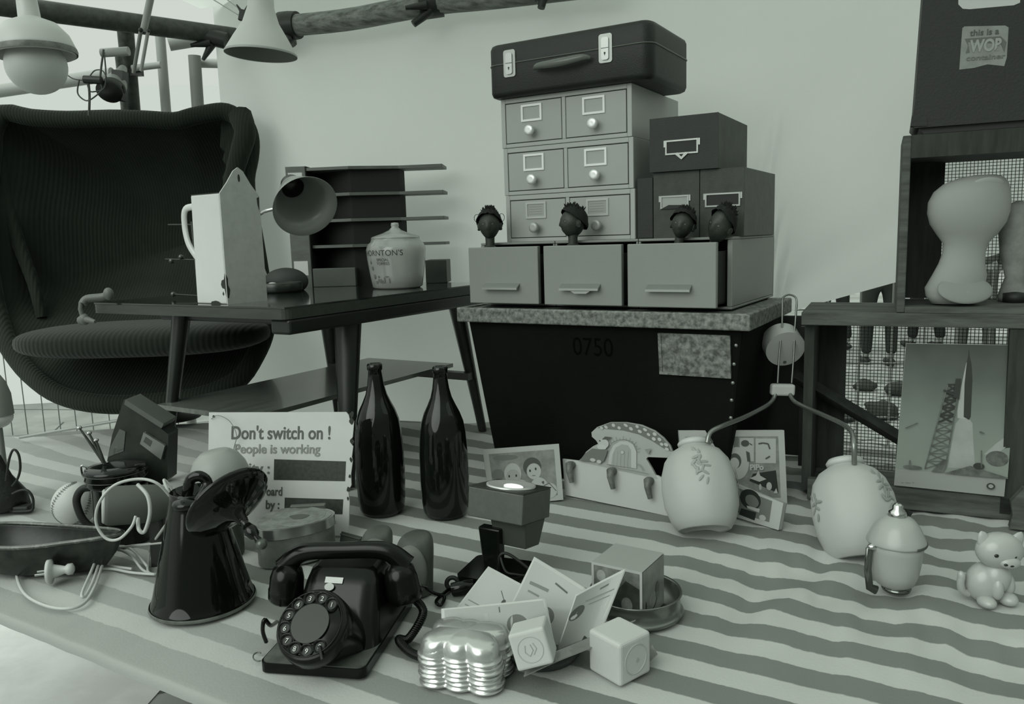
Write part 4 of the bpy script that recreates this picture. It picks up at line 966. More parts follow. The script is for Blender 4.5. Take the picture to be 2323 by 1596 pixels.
# handset
hM = T(0, 0, 0)
inv = PM.inverted()
Lc = Vector((-0.010, 0.122, 0.080)); Rc = Vector((0.170, 0.142, 0.080))
Lt = Lc + Vector((-0.002, 0.006, 0.026)); Rt = Rc + Vector((0.004, 0.004, 0.030))
mid = (Lt + Rt)/2 + Vector((0, 0, 0.020))
hs = MB(); cur = sm([Lt + Vector((-0.004, 0, -0.006)), Lt + (mid-Lt)*0.30 + Vector((0, 0, 0.012)), mid + Vector((0, 0, 0.001)), Rt + (mid-Rt)*0.30 + Vector((0, 0, 0.012)), Rt + Vector((0.004, 0, -0.006))], 8)
hs.tube(cur, [0.0155 - 0.004*math.sin(PI*i/(len(cur)-1)) for i in range(len(cur))], 14, flat=1.15)
for c, tx in ((Lc, 8), (Rc, -8)):
    hs.lathe([(0.0, -0.030), (0.024, -0.030), (0.027, -0.026), (0.0275, -0.012), (0.0265, -0.010), (0.026, 0.008), (0.022, 0.022), (0.012, 0.030), (0, 0.032)], 36, M=T(*c) @ Ry(tx))
hs.build('handset', m_bk, t)
pts = []; path = sm([Rc + Vector((0.012, 0.0, -0.022)), Rc + Vector((0.032, 0.0, -0.048)), Rc + Vector((0.022, -0.045, -0.068)), inv @ G(905, 1450, 0.009), inv @ G(930, 1478, 0.009), inv @ G(962, 1492, 0.009)], 30)
tt_ = 0
for i, p in enumerate(path[:-1]):
    for q in range(4):
        a = 2*PI*(i*4+q)/8.0; d = (path[i+1]-p).normalized(); n1 = d.cross(Vector((0.3, 0.2, 1))).normalized(); n2 = d.cross(n1)
        pts.append(p + (path[i+1]-p)*q/4 + (n1*math.cos(a) + n2*math.sin(a))*0.0052)
MB().tube(pts, 0.0019, 6).build('curly_cord', m_bk, t)
MB().tube(sm([Rc + Vector((0.024, 0, -0.005)), inv @ V(960, 1330, 1.25), inv @ V(985, 1345, 1.26), inv @ G(1008, 1353, 0.004), inv @ G(1000, 1372, 0.003), inv @ G(990, 1362, 0.003), inv @ G(1020, 1335, 0.003), inv @ G(1045, 1330, 0.003)], 6), 0.0030, 8).build('line_cord', m_bk, t)
MB().tube(sm([inv @ G(604, 1455, 0.006), inv @ G(596, 1430, 0.03), inv @ G(600, 1405, 0.05), inv @ G(614, 1418, 0.03), inv @ G(628, 1410, 0.012)], 5), 0.0032, 8).build('cord_end', m_bk, t)
MB().tube([inv @ G(586 + 12*math.cos(a), 1489 + 10*math.sin(a), 0.004) for a in [R(60) + i*PI/9 for i in range(13)]], 0.0010, 6).build('cord_hook', mat('dull_brass', 0.16, 0.4, 0.6), t)

# ---- black conical coffee pot with its lid flipped open
O = G(462, 1365); s = 1.25/FPX
t = thing('enamel_coffee_pot', 'tall black glossy conical coffee pot with a tilted lid, front left on the cloth', 'coffee pot', O, 0)
m_pot = mat('black_enamel', 0.005, 0.06, spec=0.35, coat=0.0)
MB(M=S(s, s, s)).lathe([(0, 2), (116, 2), (121, 4), (123, 10), (119, 16), (112, 40), (98, 100), (84, 155), (72, 205), (62, 245), (57, 268), (55, 285), (52, 287), (50, 270), (0, 260)], 64, cap=False).build('body', m_pot, t)
MB(M=S(s, s, s)).lathe([(121, 2), (125, 6), (123, 12)], 64, cap=False).build('base_rim', mat('pot_rim', 0.16, 0.35, 0.3, var=0.3, vscale=30), t)
lc = V(520, 1142, 1.16) - O; la = Vector((0.67, -0.50, -0.55)).normalized()
MB(M=frame_to(lc, la)).lathe([(0, 0.010), (60*s, 0.006), (94*s, -0.006), (96*s, -0.006), (98*s, -0.003), (96*s, 0.0), (80*s, 0.006), (52*s, 0.014), (28*s, 0.020), (14*s, 0.030), (10*s, 0.042)], 56, cap=False).build('lid', m_pot, t)
MB(M=frame_to(lc + la*0.038, la)).lathe([(12*s, 0.0), (8*s, 0.006), (11*s, 0.014), (15*s, 0.022), (11*s, 0.032), (6*s, 0.036), (8*s, 0.042), (0, 0.048)], 28, cap=False).build('lid_knob', m_pot, t)
MB(M=frame_to(lc + la*0.088, la)).ball(0.0085).build('knob_tip', mat('worn_knob', 0.10, 0.3, 0.4), t)
hp = sm([V(412, 1155, 1.27) - O, V(424, 1125, 1.27) - O, V(432, 1088, 1.27) - O, V(455, 1080, 1.27) - O, V(470, 1100, 1.27) - O, V(440, 1150, 1.24) - O], 6)
MB().tube(hp, 0.0065, 10, flat=1.4).build('handle', m_pot, t)
MB(M=Matrix.Translation(V(425, 1142, 1.25) - O)).ball(0.024, 0.024, 0.012).build('neck_collar', m_pot, t)

# ---- pale bowl lampshade and grey tumbler behind the pot
O = G(505, 1190); t = thing('upturned_bowl', 'pale upturned bowl resting on a grey tumbler between the pot and the warning sign', 'bowl', Vector((O.x, 1.50, 0)) + Vector((V(500, 1085, 1.50).x - O.x, 0, 0)))
o = Vector(t.location); s = 1.5/FPX; zc = V(500, 1078, 1.50).z
MB(M=T(0, 0, zc) @ Ry(-8)).lathe([(66*s, -8*s), (68*s, 0), (62*s, 24*s), (50*s, 46*s), (34*s, 58*s), (30*s, 60*s), (0, 61*s)], 48, cap=False).build('bowl', mat('bowl_pale', 0.30, 0.45), t)
t2 = thing('grey_tumbler', 'grey cylindrical tumbler standing under the pale upturned bowl', 'tumbler', (o.x + 0.0, o.y - 0.0, 0))
MB().lathe([(0.0, 0), (0.034, 0), (0.040, zc - 0.012), (0.036, zc - 0.012), (0.032, 0.01)], 40, cap=False).build('tumbler', mat('grey_metal', 0.10, 0.4, 0.4), t2)

# ---- black lidded mug
O = G(285, 1222); s = O.y/FPX; zt = V(280, 1098, O.y).z
t = thing('black_mug', 'tall black mug with a big handle, behind the grey hair dryer on the left', 'mug', O)
MB().lathe([(0, 0.002), (58*s, 0), (61*s, 4*s), (62*s, 10*s), (62*s, zt), (64*s, zt + 4*s), (60*s, zt + 4*s), (58*s, 0.02)], 48, cap=False).build('body', m_black_gloss, t)
hp = sm([(-60*s, 0.0, zt - 6*s), (-88*s, -0.002, zt - 8*s), (-103*s, -0.004, zt - 34*s), (-96*s, -0.004, zt - 74*s), (-78*s, -0.002, zt - 100*s), (-58*s, 0, zt - 104*s)], 7)
MB().tube(hp, 6.0*s, 10, flat=1.5).build('handle', m_black, t)
# ---- black clamp jar with glass things
z1 = zt + 4*s
O2 = Vector((O.x - 0.006, O.y, z1 + 0.0005)); t = thing('clamp_jar_lid', 'round black ribbed lid with a wire clamp, lying on the black mug', 'lid', O2)
MB().lathe([(0, 0), (62*s, 0), (66*s, 5*s), (64*s, 12*s), (67*s, 18*s), (65*s, 26*s), (68*s, 32*s), (64*s, 40*s), (30*s, 44*s), (0, 44*s)], 48, cap=False).build('lid', m_black_gloss, t)
for k in range(2): MB().tube([(67*s*math.cos(a), 67*s*math.sin(a), (15 + 14*k)*s) for a in [i*2*PI/36 for i in range(36)]], 0.0009, 6, closed=True).build('rib_highlight', mat('rib', 0.06, 0.25), t)
MB().tube(sm([(-66*s, 0, 10*s), (-78*s, 0, 20*s), (-76*s, -0.004, 44*s), (-64*s, 0, 38*s)], 5), 0.0022, 8).build('wire_clamp', m_chrome, t)
# keys / corkscrew rods standing in the lid
o = O2 + Vector((0, 0, 44*s))
t = thing('metal_prongs', 'three thin metal prongs with round tips leaning left, on the black lid', 'prongs', o)
for (px, py) in ((180, 970), (202, 982), (218, 998)):
    e = V(px, py, O.y - 0.01) - o; b = V(236, 1040, O.y) - o; b.z = 0.002
    MB().tube([b, b + (e-b)*0.5, e], [0.0035, 0.003, 0.002], 8).build('prong', mat('prong_metal', 0.14, 0.3, 0.8), t)
    MB(M=Matrix.Translation(e)).ball(0.0052, 0.0052, 0.004).build('prong_tip', mat('prong_tip', 0.45, 0.2, 0.9), t)
# dark wooden house-like box leaning behind
O3 = Vector((V(312, 1000, 1.66).x, 1.66, 0)); zz = V(312, 1062, 1.66).z
t = thing('leaning_box', 'dark roof-shaped wooden box with a metal lock plate, leaning behind the black lid', 'box', O3)
s3 = 1.66/FPX; w = lambda px, py: ((px - 312)*s3, V(px, py, 1.66).z)
MB(M=Rx(90)).prism(list(reversed([w(290, 905), w(385, 985), w(372, 1090), w(330, 1120), w(232, 1060), w(255, 985)])), -0.05, 0.0).build('body', mat('box_dark', 0.028, 0.35, var=0.3, vscale=20), t, bevel=0.003)
MB(M=Rx(90)).prism(list(reversed([w(300, 903), w(382, 958), w(376, 968), w(296, 914)])), -0.055, 0.012).build('roof_board', mat('roof_board', 0.11, 0.4), t, bevel=0.002)
MB(M=Rx(90)).prism(list(reversed([w(332, 978), w(378, 1008), w(366, 1040), w(321, 1004)])), 0.0005, 0.008).build('lock_plate', mat('lock_plate', 0.30, 0.3, 0.6), t, bevel=0.002)
MB(M=Rx(90)).prism(list(reversed([w(336, 988), w(350, 998), w(344, 1010), w(330, 999)])), 0.008, 0.0088).build('lock_slot', m_ink2, t)
MB(M=Rx(90)).prism(list(reversed([w(274, 972), w(287, 978), w(278, 1022), w(240, 1036), w(250, 1010)])), 0.0005, 0.0015).build('glass_pane', mat('smoky_glass', 0.10, 0.08, spec=0.8), t)
MB().box(-0.05, -0.002, 0, 0.045, 0.045, 0.005).build('foot', m_black, t)

# ---- baseball
O = G(165, 1196); r = 0.0475
m_ball = mat('ball_leather', 0.50, 0.6, bump=0.2, bscale=120)
c0 = Vector((O.x, O.y + 0.02, r))
t = thing('baseball', 'pale stitched baseball beside the black mug handle on the left', 'ball', Vector((c0.x, c0.y, 0)), 18)
MB(M=T(0, 0, r)).ball(r, r, r, 40, 24).build('ball', m_ball, t)
st = MB(M=T(0, 0, r) @ Rz(-10) @ Ry(28)); N_ = 108; sp = []
for i in range(N_):
    q = 2*PI*i/N_; a = 0.40
    x = math.cos(q) + a*0.0; 
    th = PI/2 - (PI/2 - 0.55)*math.cos(q); ph = q/2*1.0 + 0.0
    # classic seam curve
    A_ = 0.44; lat = PI/2 - (PI/2 - A_)*math.cos(2*q)*0.999; lon = q + A_*math.sin(4*q)*0.5
    sp.append(Vector((math.sin(lat)*math.cos(lon), math.sin(lat)*math.sin(lon), math.cos(lat))))
st.tube([p*(r*0.9995) for p in sp], 0.0006, 6, closed=True)
for i in range(N_):
    d = (sp[(i+1) % N_]-sp[i-1]).normalized(); n = sp[i].cross(d).normalized()
    for sgn in (-1, 1):
        st.tube([(sp[i]*(r+0.0004)) + n*0.0008*sgn, ((sp[i] - d*0.035).normalized()*(r+0.0005) + n*0.0048*sgn)], 0.0007, 5)
so = st.build('stitching', mat('stitch', 0.14, 0.6), t); so['kind'] = 'stuff'

# ---- retro hair dryer with its pale flex
a_ = V(238, 1148, 1.42); b_ = V(388, 1138, 1.47)
t = thing('hair_dryer', 'grey cylindrical hair dryer with a pale round end cap, wrapped in a pale flex', 'hair dryer', Vector((a_.x, a_.y, 0)))
o = Vector((a_.x, a_.y, 0)); ax = (b_ - a_).normalized(); rr_ = 46*1.42/FPX
Mx = frame_to(a_ - o, ax)
m_dry = mat('dryer_grey', 0.075, 0.65, var=0.1)
MB(M=Mx).lathe([(0, -0.001), (rr_*0.92, 0), (rr_, 0.006), (rr_, 0.055), (rr_*0.96, 0.088), (rr_*0.72, 0.112), (rr_*0.60, 0.128), (0, 0.13)], 44).build('barrel', m_dry, t)
MB(M=Mx @ Rx(0) @ T(0, 0, -0.002) ).lathe([(0, -0.004), (rr_*0.80, -0.003), (rr_*0.88, 0.0), (rr_*0.86, 0.003)], 40, cap=False).build('end_cap', mat('cap_pale', 0.40, 0.4), t)
MB(M=Matrix.Translation(ax*0.085)).frus((-0.016, -0.012), (0.016, 0.016), (-0.014, -0.010), (0.014, 0.014), 0.0, (a_.z - rr_*0.7)).build('handle', m_black, t, bevel=0.006)
m_flex = mat('pale_flex', 0.50, 0.4)
def P3(px, py, Y): return V(px, py, Y) - o
def Gz(px, py, z=0.004): return G(px, py, z) - o
fl = [P3(400, 1135, 1.40), P3(388, 1105, 1.40), P3(372, 1088, 1.40), P3(380, 1110, 1.38), P3(398, 1140, 1.38), P3(360, 1098, 1.36), P3(315, 1086, 1.36), P3(260, 1100, 1.35), P3(225, 1140, 1.34), P3(218, 1185, 1.34), P3(240, 1220, 1.34), P3(270, 1222, 1.34), P3(298, 1195, 1.34), P3(308, 1170, 1.35)]
MB().tube(sm(fl, 7), 0.0026, 8).build('flex', m_flex, t)
MB().tube(sm([P3(312, 1098, 1.36), P3(335, 1125, 1.35), P3(340, 1165, 1.345), P3(328, 1205, 1.345), P3(315, 1200, 1.345), P3(313, 1175, 1.36)], 7), 0.0034, 8).build('flex_loop', m_flex, t)
fl = [P3(380, 1185, 1.36), Gz(345, 1235, 0.03), Gz(338, 1262), Gz(336, 1296), Gz(352, 1302), Gz(300, 1298), Gz(255, 1290), Gz(200, 1287), Gz(152, 1288)]
MB().tube(sm(fl, 7), 0.0026, 8).build('flex_tail', m_flex, t)
fl = [Gz(372, 1230, 0.045), Gz(310, 1236, 0.04), Gz(270, 1240, 0.03), Gz(246, 1226, 0.034), Gz(230, 1242, 0.03), Gz(205, 1300, 0.016), Gz(186, 1345, 0.008), Gz(192, 1352), Gz(210, 1320, 0.01), Gz(232, 1262, 0.02), Gz(262, 1246, 0.025), Gz(295, 1258, 0.015), Gz(322, 1290), Gz(340, 1300)]
MB().tube(sm(fl, 7), 0.0026, 8).build('flex_tail', m_flex, t)
fl = [Gz(335, 1285), Gz(300, 1246, 0.014), Gz(265, 1240, 0.022), Gz(240, 1262, 0.018), Gz(215, 1330, 0.006), Gz(190, 1368), Gz(150, 1380), Gz(100, 1372), Gz(55, 1345), Gz(38, 1300), Gz(52, 1262, 0.016), Gz(85, 1248, 0.022), Gz(130, 1252, 0.012), Gz(180, 1268), Gz(230, 1280), Gz(300, 1290)]
MB().tube(sm(fl, 7), 0.0028, 8).build('flex_tail', m_flex, t)
# plug
pM = frame_to(G(160, 1290, 0.024) - o, (G(85, 1300, 0.024) - G(160, 1290, 0.024)))
MB(M=pM @ S(1.15, 1.15, 1.1)).lathe([(0.004, -0.006), (0.009, -0.003), (0.009, 0.004), (0.006, 0.008), (0.010, 0.022), (0.011, 0.026), (0.019, 0.028), (0.019, 0.034), (0.004, 0.036)], 28).build('plug', m_flex, t)
for k in (-1, 1): MB(M=pM).cyl(0.0022, 0.036, 0.056, 12, M=T(0.008*k, 0, 0)).build('plug_pin', m_chrome, t)

# ---- dark shoe shaped dish at the left edge
O = G(55, 1330); s = O.y/FPX
t = thing('glazed_dish', 'large dark glazed oval dish with a speckled rim, at the left edge', 'dish', O, -8)
m_dish = mat('dark_glaze', 0.016, 0.35, var=0.6, vscale=40)
vs = []; fs = []; prof = [(0.0, 0.002, 0), (0.55, 0.0, 0), (0.80, 0.010, 0), (0.94, 0.040, 0), (1.0, 0.068, 0), (0.985, 0.074, 0), (0.95, 0.066, 0), (0.86, 0.030, 0), (0.5, 0.010, 0), (0.0, 0.008, 0)]
n = 56
for q, z, _ in prof:
    for i in range(n):
        a = 2*PI*i/n; X = 0.145*math.cos(a) - 0.03; Y = 0.058*math.sin(a)*(1 - 0.25*math.cos(a)) + 0.075
        if math.cos(a) > 0.6: X += 0.035*(math.cos(a)-0.6)/0.4*q
        vs.append((X*q - 0.02*(1-q), 0.075 + (Y-0.075)*q, z*(1 + 0.08*math.cos(2*a))))
for j in range(len(prof)-1):
    for i in range(n): fs.append((j*n+i, j*n+(i+1) % n, (j+1)*n+(i+1) % n, (j+1)*n+i))
MB().add(vs, fs, 0, True).build('dish', m_dish, t)
m_spk = mat('speckled_glaze', 0.06, 0.2, g2=0.16, vscale=90, vcon=(0.5, 0.7), coat=0.5)
rimp = [vs[4*n+i] for i in range(n)]
MB().tube([(p[0], p[1], p[2]+0.003) for p in rimp], 0.0042, 8, closed=True).build('speckled_rim', m_spk, t)

# ---- black wire headset thing at the left edge
O = G(20, 1165); t = thing('coiled_black_bag', 'black leather pouch with two thin black cord loops, at the left edge', 'pouch', O)
v = [(p.x, p.y) for p in []]
mbp = MB(); vs = []; fs = []; n = 30
for j, (q, z) in enumerate([(0.6, 0.0), (1, 0.01), (0.98, 0.04), (0.72, 0.08), (0.5, 0.13), (0.30, 0.15), (0, 0.152)]):
    for i in range(n):
        a = 2*PI*i/n; k = 1 + 0.08*noise.noise(Vector((math.cos(a)*2, math.sin(a)*2, z*20)))
        vs.append((-0.045 + 0.075*q*k*math.cos(a) - z*0.15, 0.03 + 0.05*q*k*math.sin(a), z))
for j in range(6):
    for i in range(n): fs.append((j*n+i, j*n+(i+1) % n, (j+1)*n+(i+1) % n, (j+1)*n+i))
mbp.add(vs, fs, 0, True).build('pouch', mat('black_leather', 0.010, 0.45, var=0.5, vscale=60, bump=0.5, bscale=150), t)
L_ = lambda ps: sm([V(x, y, O.y) - O for x, y in ps], 6)
MB().tube(L_([(14, 1090), (20, 1045), (30, 1020), (42, 1030), (46, 1060), (40, 1085), (28, 1102)]), 0.0028, 8).build('cord_loop', m_black, t)
MB().tube(L_([(28, 1120), (45, 1112), (62, 1112), (74, 1128), (75, 1150), (68, 1158), (30, 1160)]), 0.0030, 8).build('cord_loop', m_black, t)
MB().box(0.0, 0.0, 0.0, 0.045, 0.03, 0.016).build('flap', m_black, t, bevel=0.004)

# thin bright rod lying on the back of the cloth
a_, b_ = G(45, 992, 0.012), V(270, 953, 2.30)
b_.z = max(b_.z, 0.02)
tag(MB().tube([a_ - a_, b_ - a_], 0.0045, 10).build('metal_rod', mat('bright_rod', 0.42, 0.3, 0.7), None, Matrix.Translation(a_)), 'thin bright metal rod lying on the cloth under the armchair', 'rod')
# round grey thing at the far left edge
O = V(-12, 895, 1.9); t = thing('grey_lamp_shade', 'round grey lamp shade just poking in at the left edge below the armchair', 'lamp shade', Vector((O.x, O.y, 0)))
MB(M=T(0, 0, O.z)).lathe([(0.036, -0.05), (0.034, 0.0), (0.026, 0.03), (0.012, 0.055), (0, 0.06)], 32, cap=False).build('shade', m_grey2, t)
MB(M=T(0, 0, O.z - 0.055)).ball(0.034, 0.034, 0.028).build('bulb', m_white_plastic, t); MB().cyl(0.008, 0, O.z - 0.05, 14).build('stem', m_grey2, t); MB().lathe([(0.045, 0), (0.04, 0.01), (0.008, 0.014)], 24).build('base', m_grey2, t)
# ================= middle: projector lamp, clogs, cards, blocks, moulds =================
# small square desk projector lamp
O = G(1122, 1318); t = thing('box_lamp', 'grey square spot lamp on a black stand, shining upward', 'lamp', O, -30)
MB().prism([(x - 0.055, y - 0.045) for x, y in rounded(0.115, 0.10, 0.012, 4)], 0, 0.022, M=Rz(8)).build('base', m_black_gloss, t, bevel=0.004)
zs = V(1122, 1200, O.y).z
MB().frus((-0.016, -0.010), (0.014, 0.014), (-0.026, -0.008), (0.018, 0.012), 0.02, zs + 0.004).build('stem', m_black_gloss, t, bevel=0.003)
hc = V(1160, 1142, O.y + 0.02) - O; hc = Rz(30) @ hc
m_lb = mat('lamp_box_grey', 0.085, 0.55, var=0.1, vscale=60)
HB = T(*hc) @ Rz(-2) @ Rx(-9)
MB(M=HB).box(-0.062, -0.045, -0.024, 0.050, 0.052, 0.028).build('lamp_box', m_lb, t, bevel=0.002)
MB(M=HB).frus((-0.018, -0.018), (0.045, 0.028), (-0.024, -0.030), (0.048, 0.040), -0.070, -0.024).build('neck_box', mat('lamp_box_dark', 0.05, 0.5), t, bevel=0.002)
MB(M=HB).box(-0.062, -0.045, 0.0282, 0.050, 0.052, 0.0300).build('top_frame', mat('lamp_top', 0.025, 0.4), t)
LM = HB @ T(-0.005, 0.004, 0.0302)
MB(M=LM).lathe([(0.044, 0.0004), (0.044, 0.0034), (0.041, 0.0034), (0.028, 0.0012), (0, 0.0006)], 48, cap=False).build('reflector', mat('satin_reflector', 0.62, 0.3, 0.4), t)
MB(M=LM @ T(0.010, -0.008, 0.002)).ball(0.019, 0.012, 0.004, 24, 12).build('bulb', mat('lit_bulb', 0.8, 0.3, emit=1.0), t)
MB().tube(sm([(0.012, -0.005, 0.022), (0.016, -0.006, 0.052), (0.030, 0.0, 0.056), (0.060, 0.01, 0.034), (0.078, 0.02, 0.012), (0.07, 0.03, 0.003)], 6), 0.0028, 8).build('flex', m_black, t)
MB().tube(sm([(0.014, -0.003, 0.056), (0.030, -0.012, 0.030), (0.048, -0.005, 0.024), (0.07, 0.012, 0.018)], 6), 0.0022, 8).build('flex', m_black, t)
O_ = G(1040, 1352); t = thing('round_adapter', 'small black round plug with a ring, left of the box lamp base', 'plug', O_)
MB(M=T(-0.012, 0.03, 0.010) @ Rx(80)).tube([(0.010*math.cos(a), 0.010*math.sin(a), 0) for a in [i*PI/10 for i in range(20)]], 0.004, 8, closed=True).build('ring', m_black, t)
MB(M=T(0.010, 0.012, 0.011) @ Ry(80)).lathe([(0.011, -0.022), (0.012, -0.01), (0.010, 0.016), (0, 0.018)], 24).build('body', m_black_gloss, t)

# wooden shoe lasts / clogs
m_clog = mat('worn_wood_last', 0.075, 0.55, var=0.35, vscale=14)
def clog(label, px, py, h, w, rz, py2):
    o = G(px, py); t = thing('wooden_last', label, 'shoe last', o, rz, 'pair of dark wooden lasts')
    vs = []; fs = []; n = 28; m = 16
    for j in range(m+1):
        q = j/m; z = h*math.sin(q*PI/2)**0.9
        rw = w*(1 - 0.20*q)*math.sqrt(max(0, 1 - max(0, (q-0.35)/0.65)**2.6)); rd = 0.040*(1 - 0.1*q)*math.sqrt(max(0, 1 - max(0, (q-0.4)/0.6)**2.2))
        for i in range(n):
            a = 2*PI*i/n; vs.append((rw*math.cos(a) + 0.012*q, rd*math.sin(a)*(1 if math.sin(a) > 0 else 0.75) + 0.02*q, z))
    for j in range(m):
        for i in range(n): fs.append((j*n+i, j*n+(i+1) % n, (j+1)*n+(i+1) % n, (j+1)*n+i))
    MB().add(vs, fs, 0, True).build('last', m_clog, t)
    MB(M=T(0.004, -0.022, h*0.45) @ Rx(-12)).ball(w*0.80, 0.012, h*0.46, 24, 14).build('worn_face', mat('worn_face', 0.15, 0.5, var=0.2, vscale=20), t)
clog('shorter dark wooden shoe last, left behind the telephone handset', 850, 1275, 0.060, 0.033, 4, 0)
clog('taller dark wooden shoe last with a pale worn face, right behind the telephone', 934, 1340, 0.098, 0.037, -6, 0)
# folded dark wallet
O = G(790, 1250); t = thing('folded_wallet', 'small dark folded wallet standing open beside the warning sign corner', 'wallet', O, -35)
m_wal = mat('wallet_dark', 0.05, 0.5, var=0.2)
MB(M=Rx(-18)).box(-0.028, 0, 0, 0.028, 0.003, 0.034).build('cover', m_wal, t, bevel=0.001); MB(M=T(0, 0.025, 0) @ Rx(35)).box(-0.028, 0, 0, 0.028, 0.003, 0.034).build('cover', m_wal, t, bevel=0.001)

# picture cards in a shallow dark basket
m_card1 = mat('card_grey_green', 0.33, 0.45, coat=0.3); m_edge = mat('card_edge', 0.52, 0.6)
Ob = G(1215, 1500); bk = thing('card_basket', 'low dark basket holding the fanned picture cards, behind the metal moulds', 'basket', Ob + Vector((0.01, 0.02, 0)), -30)
MB().lathe([(0, 0.001), (0.050, 0.001), (0.066, 0.022), (0.063, 0.024), (0.048, 0.004), (0, 0.004)], 36, cap=False).build('basket', mat('dark_basket', 0.03, 0.7, var=0.5, vscale=60, bump=0.6), bk)
def card(label, corners, Ys, curl, deco):
    P = [V(px, py, y) for (px, py), y in zip(corners, Ys)]           # bl, br, tr, tl
    o = Vector(((P[0]+P[1])/2)); t = thing('picture_card', label, 'card', (o.x, o.y, max(o.z, 0)))
    o = t.location.copy(); t['group'] = 'picture cards fanned in the basket'
    nrm = (P[1]-P[0]).cross(P[3]-P[0]).normalized()
    if nrm.y > 0: nrm = -nrm
    def at(u, v, off=0.0): 
        p = P[0]*(1-u)*(1-v) + P[1]*u*(1-v) + P[2]*u*v + P[3]*(1-u)*v
        return p + nrm*(off - curl*math.sin(PI*u)) - o
    n = 14; vs = [at(i/n, k/4) for i in range(n+1) for k in range(5)]; fs = [(i*5+k, (i+1)*5+k, (i+1)*5+k+1, i*5+k+1) for i in range(n) for k in range(4)]
    MB().add(vs, fs, 0, True).build('sheet', m_edge, t, thick=0.0012)
    def patch(u0, v0, u1, v1, m, nm, off): 
        k = 10; vs = [at(u0+(u1-u0)*i/k, v, off) for i in range(k+1) for v in (v0, v1)]; fs = [(2*i, 2*i+2, 2*i+3, 2*i+1) for i in range(k)]
        return MB().add(vs, fs, 0, True).build(nm, m, t)
    patch(0.03, 0.03, 0.97, 0.96, m_card1, 'print', 0.0009)
    for kind, a in deco:
        if kind == 'disc':
            (u, v, ru, rv, g) = a; vs = [at(u, v, 0.0011)] + [at(u+ru*math.cos(q), v+rv*math.sin(q), 0.0011) for q in [i*PI/10 for i in range(20)]]
            MB().add(vs, [(0, 1+i, 1+(i+1) % 20) for i in range(20)]).build('printed_figure', mat('card_ink_%d' % int(g*100), g, 0.6), t)
        else:
            (u0, v0, u1, v1, w, g) = a; d = Vector((u1-u0, v1-v0)); d.normalize(); q = Vector((-d.y, d.x))*w
            MB().add([at(u0-q.x, v0-q.y, 0.0012), at(u1-q.x, v1-q.y, 0.0012), at(u1+q.x, v1+q.y, 0.0012), at(u0+q.x, v0+q.y, 0.0012)], [(0, 1, 2, 3)]).build('printed_line', mat('card_ink_%d' % int(g*100), g, 0.6), t)
    return t
card('pale picture card with a feather print, rearmost and leftmost of the fanned cards', [(1030, 1385), (1130, 1440), (1185, 1325), (1108, 1284)], [1.20, 1.16, 1.19, 1.23], 0.0, [('disc', (0.80, 0.55, 0.05, 0.06, 0.04)), ('line', (0.62, 0.72, 0.80, 0.58, 0.008, 0.06)), ('line', (0.1, 0.3, 0.6, 0.3, 0.01, 0.2)), ('line', (0.1, 0.2, 0.5, 0.2, 0.01, 0.2))])
card('pale picture card with a round creature print, tall in the middle of the fan', [(1130, 1430), (1258, 1490), (1330, 1335), (1212, 1262)], [1.14, 1.09, 1.12, 1.17], 0.004, [('disc', (0.58, 0.42, 0.15, 0.12, 0.10)), ('disc', (0.62, 0.46, 0.08, 0.06, 0.30)), ('line', (0.50, 0.85, 0.75, 0.82, 0.012, 0.08)), ('line', (0.12, 0.70, 0.45, 0.72, 0.02, 0.18)), ('line', (0.15, 0.60, 0.35, 0.6, 0.012, 0.2))])
card('curved pale picture card, rightmost of the fan, in front of the photo cube', [(1262, 1478), (1362, 1440), (1421, 1288), (1306, 1348)], [1.07, 1.08, 1.13, 1.10], 0.006, [('disc', (0.18, 0.60, 0.16, 0.12, 0.10)), ('disc', (0.16, 0.56, 0.11, 0.06, 0.5)), ('line', (0.55, 0.85, 0.72, 0.86, 0.014, 0.12)), ('line', (0.3, 0.75, 0.9, 0.72, 0.006, 0.2)), ('line', (0.4, 0.66, 0.85, 0.64, 0.005, 0.2))])
card('wide pale picture card lying lengthwise in front of the fan, behind the metal moulds', [(1003, 1470), (1262, 1478), (1238, 1356), (1001, 1380)], [1.06, 1.05, 1.08, 1.09], 0.003, [('disc', (0.70, 0.52, 0.10, 0.22, 0.13)), ('disc', (0.66, 0.34, 0.06, 0.16, 0.42)), ('line', (0.55, 0.80, 0.55, 0.92, 0.006, 0.1)), ('line', (0.18, 0.5, 0.32, 0.5, 0.01, 0.24)), ('line', (0.18, 0.4, 0.32, 0.4, 0.01, 0.24)), ('line', (0.42, 0.1, 0.42, 0.8, 0.02, 0.40))])
# crumpled clear plastic bag edge
m_bag = mat('clear_plastic', 0.42, 0.12, trans=0.55, spec=0.7)
P = [V(1188, 1534, 0.985), V(1262, 1500, 0.99), V(1350, 1465, 1.03), V(1442, 1406, 1.06), V(1352, 1440, 1.07), V(1255, 1480, 1.03), V(1195, 1515, 1.0)]
o = Vector((P[1].x, P[1].y, 0)); MBb = MB().add([p - o for p in P], [(0, 1, 6), (1, 5, 6), (1, 2, 5), (2, 4, 5), (2, 3, 4)])
tag(MBb.build('plastic_bag', m_bag, None, Matrix.Translation(o), thick=0.0015), 'long pale pointed edge of a clear plastic bag under the fanned cards', 'bag')
P = [G(1455, 1520, 0.003), G(1492, 1483, 0.02), G(1480, 1462, 0.01), G(1448, 1470, 0.003)]; o = P[0].copy(); o.z = 0
tag(MB().add([p - o for p in P], [(0, 1, 2, 3)]).build('plastic_scrap', m_bag, None, Matrix.Translation(o), thick=0.001), 'small pale plastic scrap poking out right of the front white block', 'plastic scrap')

